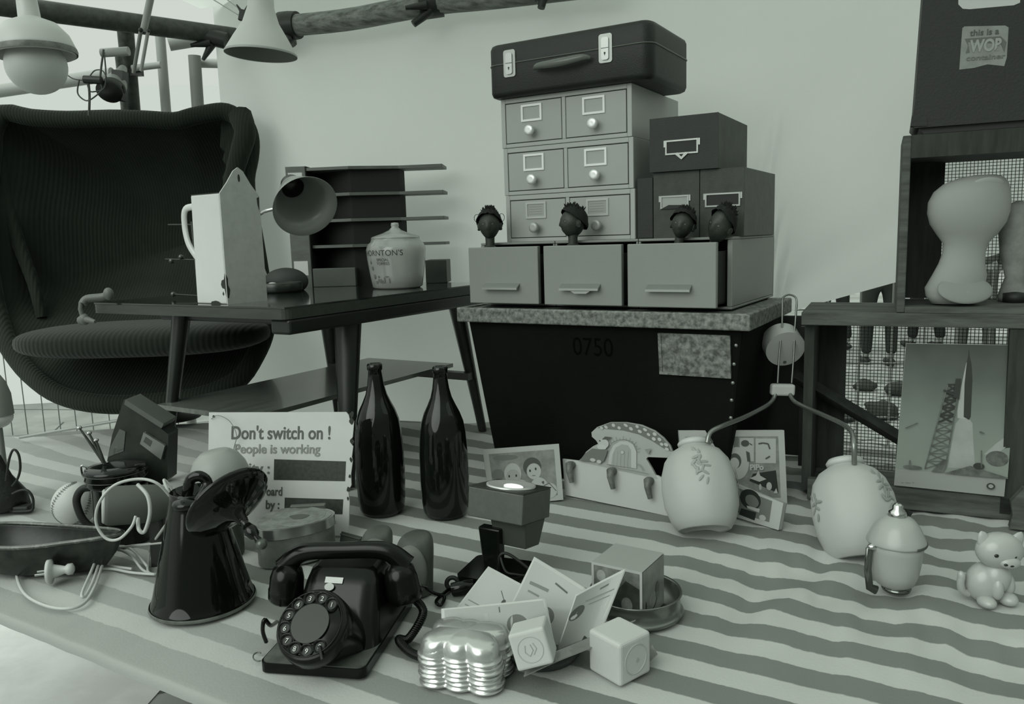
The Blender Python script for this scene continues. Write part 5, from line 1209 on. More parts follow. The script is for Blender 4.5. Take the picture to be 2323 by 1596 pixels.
# two pale baby blocks
m_block = mat('pale_foam', 0.50, 0.7, sub=0.1, var=0.03)
def block(label, M, s, holes):
    t = thing('toy_block', label, 'block', M=M); t['group'] = 'pale toy blocks'
    MB().box(-s/2, -s/2, 0, s/2, s/2, s).build('block', m_block, t, bevel=s*0.08, bseg=3)
    r = [(s*0.34*math.cos(i*PI/18), s*0.34*math.sin(i*PI/18), 0) for i in range(36)]
    MB(M=T(0, -s/2, s/2) @ Rx(90)).tube(r, s*0.014, 6, closed=True).build('raised_ring', mat('foam_ring', 0.40, 0.7), t)
    if holes: MB(M=T(s*0.05, -s/2 - 0.0002, s*0.46) @ Rx(90)).cyl(s*0.05, 0, 0.0004, 14).build('dot', m_ink4, t)
    else:
        e = MB(M=T(0, -s/2 - 0.0004, s/2) @ Rx(90)); e.tube([(x*s, y*s, 0) for x, y in ((-0.12, 0.14), (-0.16, -0.04), (-0.05, -0.16), (0.06, -0.02), (0.02, 0.14))], s*0.012, 6); e.tube([(0.05*s, -0.14*s, 0), (0.16*s, 0.0, 0), (0.10*s, 0.16*s, 0)], s*0.012, 6)
        e.build('embossed_figure', mat('foam_ring', 0.40, 0.7), t)
c = G(1402, 1545)
block('pale square toy block standing alone at the front right of the cards', Matrix.Translation(c + Vector((0.006, 0.026, 0))) @ Rz(38), 0.061, True)
c = V(1222, 1516, 0.975)
block('pale toy block with an embossed round figure, tilted against the cards behind the moulds', Matrix.Translation(Vector((c.x, c.y + 0.02, max(c.z, 0.01)))) @ Rz(-6) @ Ry(-16) @ Rx(-8), 0.050, False)

# stack of metal jelly moulds
Oc = G(1058, 1540) + Vector((0.0, 0.012, 0)); ms = 0.98/FPX
def lobed(a, ww=0.034, hh=0.020, rl=0.0235):
    best = 0
    for cx in (-ww, 0, ww):
        for cy in (-hh, hh):
            c_, s_ = math.cos(a), math.sin(a); b = cx*c_ + cy*s_; d = b*b - (cx*cx + cy*cy - rl*rl)
            if d > 0: best = max(best, b + math.sqrt(d))
    return best
m_tin = mat('polished_tin', 0.60, 0.26, 0.75, bump=0.1, bscale=40)
first = None
for k in range(7):
    z = k*0.0066
    lab = 'scalloped metal mould on top of the stack at the front edge' if k == 6 else 'scalloped metal mould inside the stack at the front edge, only its rim showing'
    prof = [(1.03, 0.0), (1.055, 0.0015), (1.03, 0.003), (0.99, 0.004), (0.985, 0.008), (0.97, 0.015), (0.91, 0.022), (0.76, 0.0265), (0.45, 0.028), (0.0, 0.0285)]
    o = MB().lathe(prof, 96, cap=False, rfun=lambda a, z_: lobed(a)); 
    o = o.build('jelly_mould', m_tin, None, Matrix.Translation(Oc + Vector((0.0015*math.sin(k*2), 0, z))) @ Rz(-17 + 1.5*math.sin(k*3)))
    tag(o, lab, 'mould', 'stacked scalloped metal moulds')

# photo cube in a round cake tin
Oc = G(1452, 1380) ; Oc = G(1478, 1434); Oc = Vector((Oc.x - 0.012, Oc.y + 0.076, 0)); 
t = thing('cake_tin', 'round shiny metal cake tin holding the photo cube, middle right of the cloth', 'cake tin', Oc)
m_cake = mat('dull_tin', 0.22, 0.28, 0.9)
MB().lathe([(0, 0.001), (0.070, 0.001), (0.074, 0.0), (0.0765, 0.003), (0.074, 0.006), (0.071, 0.008), (0.0705, 0.030), (0.074, 0.034), (0.0725, 0.036), (0.069, 0.033), (0.068, 0.006), (0, 0.004)], 64, cap=False).build('tin', m_cake, t)
Cb = Vector((Oc.x - 0.012, Oc.y - 0.004, 0.005)); CM = Matrix.Translation(Cb) @ Rz(-33) ; cs_ = 0.086
t = thing('photo_cube', 'clear plastic photo cube with pictures on its sides, standing in the cake tin', 'photo cube', M=CM)
m_clear = mat('cube_frame', 0.45, 0.15)
MB().box(-cs_/2+0.001, -cs_/2+0.001, 0, cs_/2-0.001, cs_/2-0.001, cs_-0.001).build('core', mat('cube_core', 0.25, 0.5), t)
for (a, nm) in ((0, 'front_frame'), (90, 'side_frame')):
    f = MB(M=Rz(a)); e = 0.004; h = cs_/2
    if a == 0:
        f.box(-h, -h-0.001, 0, h, -h, e); f.box(-h, -h-0.001, cs_-e, h, -h, cs_); f.box(-h, -h-0.001, e, -h+e, -h, cs_-e); f.box(h-e, -h-0.001, e, h, -h, cs_-e)
        f.build(nm, m_clear, t)
a = Art(); w = cs_ - 0.008
m1, m2, m3 = mat('pic_mid', 0.16, 0.4, var=0.5, vscale=30), mat('pic_dark', 0.045, 0.4, var=0.4, vscale=30), mat('pic_light', 0.30, 0.4, var=0.2, vscale=40)
a.rect(m1, 0, 0, w, w); a.poly(m2, [(0.0, 0), (w, 0), (w, w*0.68), (w*0.7, w*0.80), (w*0.55, w*0.62), (w*0.35, w*0.45), (0.1*w, w*0.2)]); a.ell(m3, w*0.16, w*0.8, w*0.1, w*0.12); a.ell(m1, w*0.72, w*0.30, w*0.12, w*0.16); a.ell(m3, w*0.86, w*0.18, w*0.04, w*0.05)
a.build('front_picture', t, T(-w/2, -cs_/2 - 0.0002, 0.004))
a = Art(); a.rect(mat('pic_pale', 0.22, 0.3, var=0.25, vscale=25), 0, 0, cs_-0.002, cs_-0.002); a.ell(m2, 0.012, 0.022, 0.003, 0.010); a.ell(m3, 0.038, 0.026, 0.014, 0.012); a.line(m2, [(0.018, 0.006), (0.045, 0.012), (0.055, 0.022)], 0.002); a.ell(m1, 0.056, 0.035, 0.008, 0.014)
a.build('side_picture', t, T(cs_/2 + 0.0002, -cs_/2 + 0.001, 0.001) @ Rz(90))
a = Art(); a.rect(mat('pic_top_edge', 0.34, 0.3), 0, 0, cs_, cs_); a.rect(m1, 0.008, 0.008, cs_-0.008, cs_-0.008); a.ell(m3, 0.040, 0.042, 0.013, 0.016); a.ell(m3, 0.040, 0.022, 0.010, 0.010); a.ell(m2, 0.056, 0.026, 0.007, 0.006); a.ell(m2, 0.026, 0.026, 0.005, 0.004)
a.build('top_picture', t, T(-cs_/2, -cs_/2, cs_) @ Rx(-90) @ Matrix.Scale(-1, 4, (0, 1, 0)) @ T(0, 0, 0))

# ================= pictures, coat rack, wall lamp against the crate =================
m_fr = mat('pale_frame', 0.42, 0.5, var=0.05)
def framed(name, label, M, cor, band, th=0.012):
    t = thing(name, label, 'picture', M=M)
    q = [uv(M, *c) for c in cor]; cx = sum(p[0] for p in q)/4; cz = sum(p[1] for p in q)/4
    inn = [(cx + (x-cx)*(1 - band*2/abs(q[1][0]-q[0][0])), cz + (z-cz)*(1 - band*2/abs(q[3][1]-q[0][1]))) for x, z in q]
    mb = MB(M=Rx(90)); n = 4
    for i in range(4):
        j = (i+1) % 4; mb.prism([q[i], q[j], inn[j], inn[i]], -th, 0.0)
    mb.build('frame', m_fr, t, bevel=0.0015)
    MB(M=Rx(90)).prism(q, -th-0.001, -th).build('backing', m_ink2, t)
    return t, q, inn
B0 = G(1278, 1134); M = plane((B0.x, B0.y, 0), 4, -14)
t, q, inn = framed('framed_print', 'pale framed picture of two doll-faced children, behind the box lamp', M, [(1112, 1150), (1278, 1133), (1268, 1006), (1095, 1019)], 0.012)
a = Art(); bx = lambda u, v: ((inn[0][0]*(1-u)+inn[1][0]*u)*(1-v) + (inn[3][0]*(1-u)+inn[2][0]*u)*v, (inn[0][1]*(1-u)+inn[1][1]*u)*(1-v) + (inn[3][1]*(1-u)+inn[2][1]*u)*v)
Wp = inn[1][0]-inn[0][0]; Hp = inn[3][1]-inn[0][1]
pm = mat('print_bg', 0.22, 0.6, var=0.25, vscale=30); pl = mat('print_light', 0.42, 0.6); pk = mat('print_dark', 0.07, 0.6); pk2 = mat('print_mid', 0.15, 0.6)
a.poly(pm, inn)
def E_(m, u, v, ru, rv, **k): x, z = bx(u, v); a.ell(m, x, z, ru*Wp, rv*Hp, **k)
E_(pk2, 0.25, 0.90, 0.2, 0.06); E_(pk2, 0.10, 0.55, 0.10, 0.12); E_(pl, 0.33, 0.55, 0.135, 0.22); E_(pl, 0.40, 0.16, 0.20, 0.25); E_(pk, 0.64, 0.66, 0.145, 0.20); E_(pl, 0.66, 0.56, 0.115, 0.17); E_(pl, 0.72, 0.20, 0.14, 0.22); E_(pl, 0.88, 0.12, 0.12, 0.16, rot=-20)
E_(mat('print_face', 0.34, 0.6), 0.33, 0.49, 0.105, 0.15)
for (u, v) in ((0.27, 0.50), (0.38, 0.50), (0.60, 0.58), (0.69, 0.61)): E_(m_ink, u, v, 0.013, 0.028)
for (u, v) in ((0.33, 0.40), (0.65, 0.47)): E_(pk2, u, v, 0.03, 0.008)
a.line(pk, [bx(0.57, 0.34), bx(0.60, 0.22), bx(0.64, 0.12)], 0.002); a.line(pk, [bx(0.74, 0.12), bx(0.80, 0.24), bx(0.88, 0.28), bx(0.98, 0.10)], 0.0012); a.poly(pk, [bx(0.76, 0.32), bx(0.80, 0.34), bx(0.79, 0.26)])
a.build('picture', t, T(0, 0.0002, 0))

# mushroom coat rack
B0 = G(1288, 1126); M = plane((B0.x, B0.y, 0), TA - 3, -9); t = thing('coat_rack', 'pale coat rack with three pegs and a painted toadstool house', 'coat rack', M=M)
U = lambda px, py: uv(M, px, py)
board = [U(1282, 1122), U(1545, 1176), U(1545, 1108), U(1492, 1078), U(1310, 1044), U(1276, 1040)]
MB(M=Rx(90)).prism(board, -0.006, 0.0).build('board', mat('rack_board', 0.47, 0.5), t, bevel=0.001)
hs_ = [U(*p) for p in ((1312, 1046), (1492, 1086), (1478, 1060), (1466, 1040), (1470, 1036), (1520, 1038), (1527, 1028), (1520, 1010), (1505, 992), (1485, 976), (1455, 963), (1420, 957), (1385, 957), (1355, 968), (1342, 980), (1343, 990), (1352, 998), (1357, 1006), (1345, 1012), (1330, 1024), (1322, 1036))]
MB(M=Rx(90)).prism(list(hs_), -0.0065, 0.0006).build('painted_cutout', mat('cutout_pale', 0.34, 0.6, var=0.05), t)
a = Art(); md = mat('cap_pattern', 0.13, 0.6); mp = mat('paint_pale', 0.42, 0.6); mg = mat('paint_grey', 0.22, 0.6)
a.poly(md, [U(*p) for p in ((1355, 970), (1385, 958), (1420, 958), (1455, 965), (1485, 978), (1505, 994), (1518, 1010), (1524, 1024), (1505, 1016), (1480, 1000), (1450, 985), (1415, 976), (1380, 973))])
rnd = random.Random(9)
for px, py in ((1375, 968), (1392, 964), (1405, 970), (1420, 964), (1432, 972), (1446, 967), (1452, 978), (1464, 974), (1472, 985), (1486, 984), (1484, 995), (1497, 996), (1502, 1007), (1512, 1008), (1514, 1018), (1366, 970)):
    x, z = U(px, py); a.ell(mp, x, z, 0.0042 + rnd.random()*0.0015, 0.0028 + rnd.random()*0.001, rot=-25)
a.poly(mp, [U(*p) for p in ((1381, 1052), (1384, 1028), (1392, 1010), (1408, 1000), (1425, 1000), (1438, 1008), (1445, 1024), (1445, 1062))])
a.poly(mat('door_paint', 0.30, 0.6), [U(*p) for p in ((1388, 1054), (1391, 1030), (1398, 1014), (1412, 1007), (1426, 1009), (1433, 1020), (1433, 1060))])
for k in range(5): a.line(mg, [U(1395+8*k, 1022), U(1393+8*k, 1055+2*k)], 0.0006)
x, z = U(1413, 1025); a.ell(mg, x, z, 0.005, 0.005); a.ell(mp, x, z, 0.0038, 0.0038)
for k in range(17):
    q = R(185 - k*11); cx, cy = 1413, 1030; a.line(m_ink2, [U(cx+37*math.cos(q), cy-33*math.sin(q)), U(cx+(41+4*(k % 2))*math.cos(q), cy-(38+4*(k % 2))*math.sin(q))], 0.0007)
a.line(m_ink2, [U(1383 + 0, 1018), U(1392, 1003), U(1405, 997), U(1420, 996), U(1436, 1001), U(1446, 1014), U(1448, 1026)], 0.0008)
x, z = U(1372, 1005); a.ell(mp, x, z, 0.013, 0.011); x, z = U(1368, 1013); a.ell(mat('beard', 0.45, 0.7), x, z, 0.012, 0.006)
a.poly(m_ink2, [U(1368, 996), U(1376, 989), U(1392, 991), U(1384, 996)]); x, z = U(1364, 999); a.ell(m_ink, x, z, 0.0018, 0.0018)
a.poly(mat('gnome_coat', 0.13, 0.6), [U(*p) for p in ((1347, 1016), (1360, 1018), (1382, 1018), (1378, 1032), (1372, 1046), (1318, 1044), (1330, 1028))])
x, z = U(1348, 1042); a.ell(mp, x, z, 0.007, 0.004); x, z = U(1362, 1046); a.ell(mp, x, z, 0.006, 0.004)
a.poly(mg, [U(*p) for p in ((1465, 990+28), (1480, 1016), (1474, 1030))]); a.line(mg, [U(1446, 1050), U(1456, 1055), U(1462, 1066)], 0.002); a.line(m_ink3, [U(1380, 1052), U(1410, 1062), U(1440, 1066), U(1475, 1074)], 0.0014)
a.build('painting', t, T(0, -0.0008, 0))
m_peg = mat('grey_peg', 0.13, 0.5, var=0.3, vscale=60)
for px, py in ((1299, 1048), (1392, 1062), (1476, 1084)):
    x, z = U(px, py + 6); x2, z2 = U(px + 5, py + 44)
    MB().tube([(x, -0.002, z), (x, -0.016, z + 0.001), (x + (x2-x)*0.3, -0.020, z + (z2-z)*0.3), (x2, -0.014, z2)], [0.009, 0.0095, 0.0075, 0.0055], 14).build('peg', m_peg, t)
    MB(M=T(x, -0.012, z + 0.001)).ball(0.010, 0.010, 0.009).build('peg_knob', m_peg, t)

# framed comic print
B0 = G(1786, 1143); M = plane((B0.x, B0.y + 0.0, 0), -2, -10)
t, q, inn = framed('framed_comic', 'large pale framed comic page with many small panels, behind the left globe', M, [(1551, 1140), (1786, 1143), (1779, 975), (1540, 976)], 0.0135)
a = Art(); a.poly(pm, inn); P_ = lambda px, py: uv(M, px, py)
def pr(m, x0, y0, x1, y1): a.poly(m, [P_(x0, y1), P_(x1, y1), P_(x1, y0), P_(x0, y0)])
pr(pl, 1558, 994, 1640, 1035); pr(pk2, 1642, 990, 1675, 1025); pr(pl, 1657, 992, 1664, 1025); pr(pl, 1678, 993, 1710, 1046); pr(pl, 1714, 994, 1760, 1050); a.poly(m_ink, [P_(1708, 1074), P_(1760, 1066), P_(1766, 1118), P_(1700, 1090)])
x, z = P_(1672, 1050); a.ell(pl, x, z, 0.026, 0.036); x, z = P_(1667, 1045); a.ell(pk, x, z, 0.014, 0.017); x, z = P_(1666, 1050); a.ell(pl, x, z, 0.0105, 0.0125)
for px, py, r in ((1690, 1005, 9), (1565, 1002, 7), (1610, 998, 9)): x, z = P_(px, py); a.ell(pk, x, z, r*0.001, r*0.0008)
a.line(pk, [P_(1700, 1005), P_(1706, 1009)], 0.002); a.poly(pk, [P_(1692, 1022), P_(1700, 1026), P_(1702, 1046), P_(1695, 1046)])
a.line(pk, [P_(1720, 1006), P_(1730, 1004), P_(1742, 1006), P_(1746, 1018)], 0.003); a.line(pk, [P_(1736, 1040), P_(1746, 1034)], 0.003)
a.poly(pl, [P_(1700, 1084), P_(1714, 1078), P_(1720, 1066), P_(1724, 1078), P_(1738, 1086), P_(1722, 1092)]); x, z = P_(1744, 1102); a.ell(pl, x, z, 0.006, 0.009); x, z = P_(1724, 1104); a.ell(pl, x, z, 0.003, 0.007)
a.poly(pl, [P_(1754, 1118), P_(1760, 1106), P_(1764, 1118)])
a.build('comic_page', t, T(0, 0.0002, 0))
x, z = P_(1700, 1065); writing('title', 'PiPo', 0.017, pl, t, T(x, -0.0036, z) @ Rx(90), bold=0.0008)
# small second framed picture leaning in front of it
B0 = G(1766, 1202); B1 = G(1655, 1168); ang = math.degrees(math.atan2(B0.y-B1.y, B0.x-B1.x)); M = plane((B0.x, B0.y, 0), ang, -14)
t, q, inn = framed('framed_portrait', 'small pale framed dark portrait leaning against the comic page, beside the left globe', M, [(1655, 1168), (1766, 1202), (1777, 1141), (1662, 1094)], 0.008)
a = Art(); a.poly(pl, inn); U = lambda px, py: uv(M, px, py)
a.poly(pk2, [U(1668, 1160), U(1745, 1184), U(1752, 1136), U(1674, 1106)]); x, z = U(1702, 1132); a.ell(m_ink, x, z, 0.026, 0.020, rot=-10); x, z = U(1706, 1136); a.ell(pk2, x, z, 0.017, 0.012, rot=-15)
a.poly(m_ink, [U(1682, 1152), U(1716, 1162), U(1712, 1180), U(1676, 1166)]); a.poly(pl, [U(1694, 1146), U(1724, 1154), U(1722, 1162), U(1696, 1152)]); x, z = U(1730, 1174); a.ell(pl, x, z, 0.008, 0.006)
a.build('portrait', t, T(0, 0.0002, 0))

# two-armed wall lamp with painted glass globes
YD = 1.80; D0 = V(1778, 800, YD)
t = thing('double_wall_lamp', 'two-armed wall lamp with two painted glass globes, hung on the crate corner', 'lamp', Vector((D0.x, D0.y, 0)))
o = Vector((D0.x, D0.y, 0)); s = YD/FPX; Q = lambda px, py, Y: V(px, py, Y) - o
m_cap = mat('canopy_pale', 0.50, 0.45); m_arm = mat('brushed_tube', 0.26, 0.3, 0.7); m_gl = mat('opal_glass', 0.44, 0.5, sub=0.3, spec=0.3)
ca = MB(M=frame_to(Q(1778, 785, YD+0.012), (0.0, -1, -0.42))); ca.cyl(44.5*s, -0.030, 0.013, 48); ca.build('canopy', m_cap, t, bevel=0.003)
MB(M=frame_to(Q(1780, 821, YD-0.0135), (0.0, -1, -0.42))).cyl(4*s, 0, 0.001, 16).build('screw_hole', m_ink2, t)
MB().tube([Q(1775, 690, YD+0.02), Q(1774, 745, YD+0.004), Q(1768, 800, YD-0.02), Q(1764, 868, YD-0.03)], 0.0022, 8).build('rod', m_arm, t)
MB().tube([Q(1807, 690, YD+0.02), Q(1803, 745, YD+0.004), Q(1801, 800, YD-0.02), Q(1796, 868, YD-0.03)], 0.0022, 8).build('rod', m_arm, t)
MB().tube(sm([Q(1775, 700, YD+0.018), Q(1776, 676, YD+0.026), Q(1790, 668, YD+0.03), Q(1806, 676, YD+0.026), Q(1807, 700, YD+0.018)], 5), 0.0022, 8).build('hook', m_arm, t)
MB(M=Matrix.Translation(Q(1775, 883, YD-0.035)) @ Ry(3)).box(-27*s, -0.010, -14*s, 27*s, 0.010, 13*s).build('joint_block', m_cap, t, bevel=0.006, bseg=4)
YL, YR = 1.56, 1.45
MB().tube(sm([Q(1759, 892, YD-0.04), Q(1752, 908, YD-0.05), Q(1735, 922, YD-0.08), Q(1690, 945, YD-0.13), Q(1640, 965, YL+0.03), Q(1612, 980, YL+0.01), Q(1604, 1004, YL)], 6), 0.0048, 12).build('arm', m_arm, t)
MB().tube(sm([Q(1791, 892, YD-0.04), Q(1800, 908, YD-0.06), Q(1820, 920, YD-0.09), Q(1870, 942, YD-0.20), Q(1912, 962, YR+0.08), Q(1932, 980, YR+0.03), Q(1937, 1010, YR), Q(1938, 1052, YR)], 6), 0.0048, 12).build('arm', m_arm, t)
def globe(px, py, Y, k, fl):
    c = Q(px, py, Y); s_ = Y/FPX*k; zmax = -min(0, 0)
    Mg = Matrix.Translation(c) @ Rx(-31)
    flut = lambda a, z: 1 + 0.018*math.cos(8*a)*(1 - min(1, abs(z)/(100*s_)))
    g = MB(M=Mg).lathe([(56*s_, -98*s_), (60*s_, -96*s_), (72*s_, -78*s_), (83*s_, -45*s_), (86*s_, -8*s_), (84*s_, 28*s_), (74*s_, 62*s_), (58*s_, 84*s_), (40*s_, 95*s_), (35*s_, 98*s_), (34*s_, 103*s_), (22*s_, 108*s_), (0, 109*s_)], 64, cap=False, rfun=flut).build('globe', m_gl, t, thick=0.003)
    MB(M=Mg).lathe([(56*s_, -97*s_), (50*s_, -60*s_), (0, -52*s_)], 40, cap=False).build('inner_shade', mat('globe_inside', 0.60, 0.7), g)
    MB(M=Mg).lathe([(30*s_, 100*s_), (38*s_, 101*s_), (40*s_, 108*s_), (34*s_, 116*s_), (0, 118*s_)], 40, cap=False).build('holder', m_cap, g)
    d = MB()
    for (az, zz, L, tl) in fl:
        d = MB()
        for q in range(8):
            a = R(az) + math.cos(q*2.4 + tl)*0.20*(q+2)/9; z = (zz + 30*math.sin(q*2.4 + tl)*(q+2)/9)*s_
            rad = np.interp(z/s_, [-98, -78, -45, -8, 28, 62, 84], [58, 72, 83, 86, 84, 74, 58])*s_*1.022 + 0.0016
            d.ball(L*s_*0.28, 0.0005, L*s_*0.85, 12, 6, M=Mg @ Matrix.Translation((rad*math.cos(a), rad*math.sin(a), z)) @ Matrix.Rotation(a + PI/2, 4, 'Z') @ Ry(q*51 + 20) @ Rx(0))
        d.build('painted_flower', mat('flower_paint', 0.28, 0.4), g)
globe(1587, 1106, YL, 1.0, [(-100, 50, 12, 0.2), (-96, 22, 11, 1.0), (-18, 10, 11, 0.5)])
globe(1938, 1160, YR, 1.10, [(-62, 46, 12, 0.4), (-58, 15, 12, 1.4), (-170, 15, 11, 0.7)])

# ================= right side: shelf frame, gourd, case, poster =================
WO = G(1852, 1134); WA = math.degrees(math.atan2(G(2323, 1183).y - WO.y, G(2323, 1183).x - WO.x))
WM = Matrix.Translation(WO) @ Rz(WA); wx = WM.to_3x3() @ Vector((1, 0, 0)); wn = WM.to_3x3() @ Vector((0, 1, 0))
def ws(px, py, y=0.0): q = WM.inverted() @ Pl(px, py, WO + wn*y, wn); return q.x, q.z
m_ow = mat('old_wood', 0.075, 0.75, var=0.45, vscale=7, bump=0.3, bscale=50, stretch=(1, 7, 7)); m_owd = mat('old_wood_dark', 0.03, 0.8, var=0.4, vscale=7, stretch=(7, 7, 1))
t = thing('wooden_shelf_frame', 'old wooden two-level frame with wire mesh back, right of the dark crate', 'shelf', M=WM)
xr = ws(2420, 1150)[0]; zt = ws(1900, 738)[1]; zt0 = ws(1900, 708)[1]; HD = 0.24
MB().box(-0.02, 0, 0.0, xr, 0.022, ws(1900, 1092)[1]).build('bottom_board', m_ow, t, bevel=0.002)
MB().box(-0.02, 0.025, 0.0, xr, HD, 0.012).build('floor_board', m_ow, t)
MB().box(-0.04, -0.004, zt, xr, HD + 0.01, zt0 - 0.0).build('top_board', m_ow, t, bevel=0.002)
x0 = ws(1826, 900)[0]
MB().box(-0.03, HD - 0.02, 0.012, 0.045, HD, zt - 0.001).build('post', m_owd, t); MB().box(ws(2283, 900)[0], 0.0, 0.012, ws(2340, 900)[0], 0.03, zt - 0.001).build('post', m_owd, t)
MB().box(-0.035, 0.03, 0.012, -0.015, HD - 0.02, zt - 0.001).build('side_board', m_owd, t)
MB().box(ws(1815, 900, HD)[0], HD - 0.018, 0.012, ws(1878, 900, HD)[0], HD + 0.002, zt - 0.03).build('back_plank', m_card, t)
tag(MB().box(ws(1728, 900, 0.36)[0], 0.36, 0.0, ws(1850, 900, 0.36)[0], 0.375, 0.375).build('dark_board', m_card, None, WM.copy(), bevel=0.001), 'plain dark board standing in the gap between the crate and the wooden frame', 'board')
# diagonal strut
a_ = WM.inverted() @ V(1800, 850, 1.86); b_ = WM.inverted() @ V(2060, 1005, 1.80)
MB().tube([a_, b_], 0.040, 4, flat=0.4).build('diagonal_strut', m_owd, t, bevel=0.001)
def mesh_net(par, x0, x1, z0, z1, y, pitch, r, m):
    mb = MB(); n = int((x1-x0)/pitch)
    for i in range(n+1): x = x0 + (x1-x0)*i/n; mb.box(x-r, y-r, z0, x+r, y+r, z1)
    n = int((z1-z0)/pitch)
    for i in range(n+1): z = z0 + (z1-z0)*i/n; mb.box(x0, y-r, z-r, x1, y+r, z+r)
    o = mb.build('wire_mesh', m, par); return o
m_net = mat('mesh_wire', 0.035, 0.5, 0.4)
mesh_net(t, -0.02, xr, 0.014, zt, HD + 0.004, 0.0078, 0.0007, m_net)
# upper box with mesh back
ub = (ws(2032, 725)[0], ws(2052, 306)[1])
t = thing('wooden_crate_box', 'dark open wooden box holding the gourd shape, on the shelf frame', 'crate', M=WM @ T(ub[0], 0.0, zt0 + 0.0005))
BW = xr - ub[0]; BH = ub[1] - zt0 - 0.002; BD = 0.20; th = 0.016
MB().box(0, 0, 0, th, BD, BH).build('side', m_ow, t, bevel=0.002); MB().box(th, 0, 0, BW, BD, th*0.8).build('bottom', m_ow, t); MB().box(th, 0, BH - 0.045, BW, BD, BH).build('top', m_owd, t)
wl = ws(2137, 500, BD)[0] - ub[0]; zl = ws(2200, 690, BD)[1] - zt0; zh = ws(2200, 358, BD)[1] - zt0
MB().box(th, BD - 0.014, th, wl, BD, BH - 0.045).build('back_stile', m_owd, t); MB().box(wl, BD - 0.014, th*0.8, BW, BD, zl).build('back_rail', m_owd, t); MB().box(wl, BD - 0.014, zh, BW, BD, BH - 0.045).build('back_rail', m_owd, t)
mesh_net(t, wl, BW, zl, zh, BD - 0.016, 0.0068, 0.0006, m_net)
# gourd shaped head form
gs = ws(2170, 712, 0.07); Yg = (WM @ Vector((gs[0], 0.07, 0))).y; zb = zt0 + 0.0005 + th*0.8 + 0.001; g0 = G(2172, 708, zb); Yg = max(g0.y, (WM @ Vector((gs[0], 0.05, 0))).y); g0 = V(2172, 708, Yg); s = Yg/FPX*0.93
t = thing('gourd_lamp', 'matte grey gourd-shaped plastic form with a dimpled foot, standing in the wooden box', 'ornament', Vector((g0.x, g0.y, zb)))
m_go = mat('matte_grey_green', 0.33, 0.85, sub=0.15)
vs = []; fs = []; n = 44
secs = [(0, 0, -2), (20, 2, 0), (55, -2, 3), (68, -4, 22), (71, -4, 42), (64, 0, 72), (54, 4, 100), (50, 8, 125), (54, 12, 150), (72, 14, 172), (88, 14, 196), (95, 14, 222), (95, 15, 248), (88, 20, 272), (74, 28, 290), (52, 40, 303), (26, 50, 309), (0, 52, 310)]
for r, cx, z in secs:
    for i in range(n):
        a = 2*PI*i/n; vs.append(((cx + r*math.cos(a))*s, (r*0.62*math.sin(a) + (10 if z < 60 else 0))*s, z*s))
for j in range(len(secs)-1):
    for i in range(n): fs.append((j*n+i, j*n+(i+1) % n, (j+1)*n+(i+1) % n, (j+1)*n+i))
MB().add(vs, fs, 0, True).build('form', m_go, t)
MB(M=T(-3*s, -33*s, 38*s) @ Rx(-32)).ball(66*s, 11*s, 38*s, 32, 16).build('foot_face', mat('foot_face', 0.26, 0.9), t)
MB(M=T(-5*s, -45*s, 33*s) @ Rx(-28)).ball(13*s, 3*s, 7*s, 20, 12).build('foot_plug', m_go, t)
MB(M=T(36*s, -34*s, 283*s) @ Rx(35)).ball(40*s, 8*s, 22*s, 28, 14).build('top_dent', mat('top_dent', 0.38, 0.85), t)
t2 = thing('grey_ornament', 'grey rounded shape cut by the right edge, beside the gourd form in the box', 'ornament', Vector((V(2330, 620, Yg).x, Yg + 0.04, zb)))
MB(M=T(0.0, 0, 0)).lathe([(0, 0), (0.028, 0), (0.03, 0.01), (0.018, 0.05), (0.030, 0.10), (0.036, 0.16), (0.030, 0.20), (0, 0.21)], 32).build('form', mat('grey_form', 0.24, 0.8, var=0.2, vscale=30), t2)
MB(M=T(-0.01, -0.02, 0.0)).lathe([(0, 0), (0.022, 0), (0.022, 0.018), (0, 0.022)], 20).build('dark_foot', m_black, t2)
# upper suitcase with stickers
sz = zt0 + 0.0005 + BH + 0.001
sM = WM @ T(ws(2068, 280)[0], -0.005, sz); t = thing('dark_suitcase', 'dark upright suitcase with peeling stickers, on the wooden box at the top right', 'suitcase', M=sM)
m_sc = mat('suitcase_grey', 0.010, 0.6, var=0.2, vscale=4, bump=0.3, bscale=200)
SWd = xr - ws(2068, 280)[0]; SHt = 0.42
mb = MB(M=Rx(90)); mb.prism([(0.0, 0.02), (0.006, 0.012), (SWd, 0.012), (SWd, SHt), (0.016, SHt), (0.004, 0.06)], -0.16, 0.0); mb.build('shell', m_sc, t, bevel=0.008, bseg=3)
MB(M=Rx(90)).prism([(0.022, 0.0), (SWd, 0.0), (SWd, 0.0125), (0.014, 0.0125)], -0.15, -0.01).build('lower_edge', m_black, t)
MB(M=Rx(90)).prism([(-0.002, 0.016), (0.028, 0.014), (0.026, 0.034), (0.0, 0.036)], -0.02, 0.002).build('corner_guard', m_sc, t, bevel=0.002)
def su(px, py): q = sM.inverted() @ Pl(px, py, sM.translation, wn); return q.x, q.z
a = Art(); ms_ = mat('sticker', 0.23, 0.6, var=0.15, vscale=30); ml = mat('sticker_white', 0.50, 0.5)
c4 = [su(*p) for p in ((2174, -45), (2174, 10), (2184, 20), (2200, 21), (2300, 12), (2314, 6), (2316, -50))]; a.poly(ml, c4)
a.poly(ms_, [su(*p) for p in ((2176, 158), (2183, 64), (2188, 60), (2280, 58), (2288, 62), (2284, 130), (2278, 150), (2240, 146), (2210, 154))])
a.poly(mat('sticker_dark', 0.11, 0.6), [su(*p) for p in ((2188, 88), (2270, 82), (2284, 96), (2278, 120), (2270, 100), (2196, 96), (2200, 120), (2190, 122), (2196, 104))])
a.build('stickers', t, T(0, -0.0003, 0))
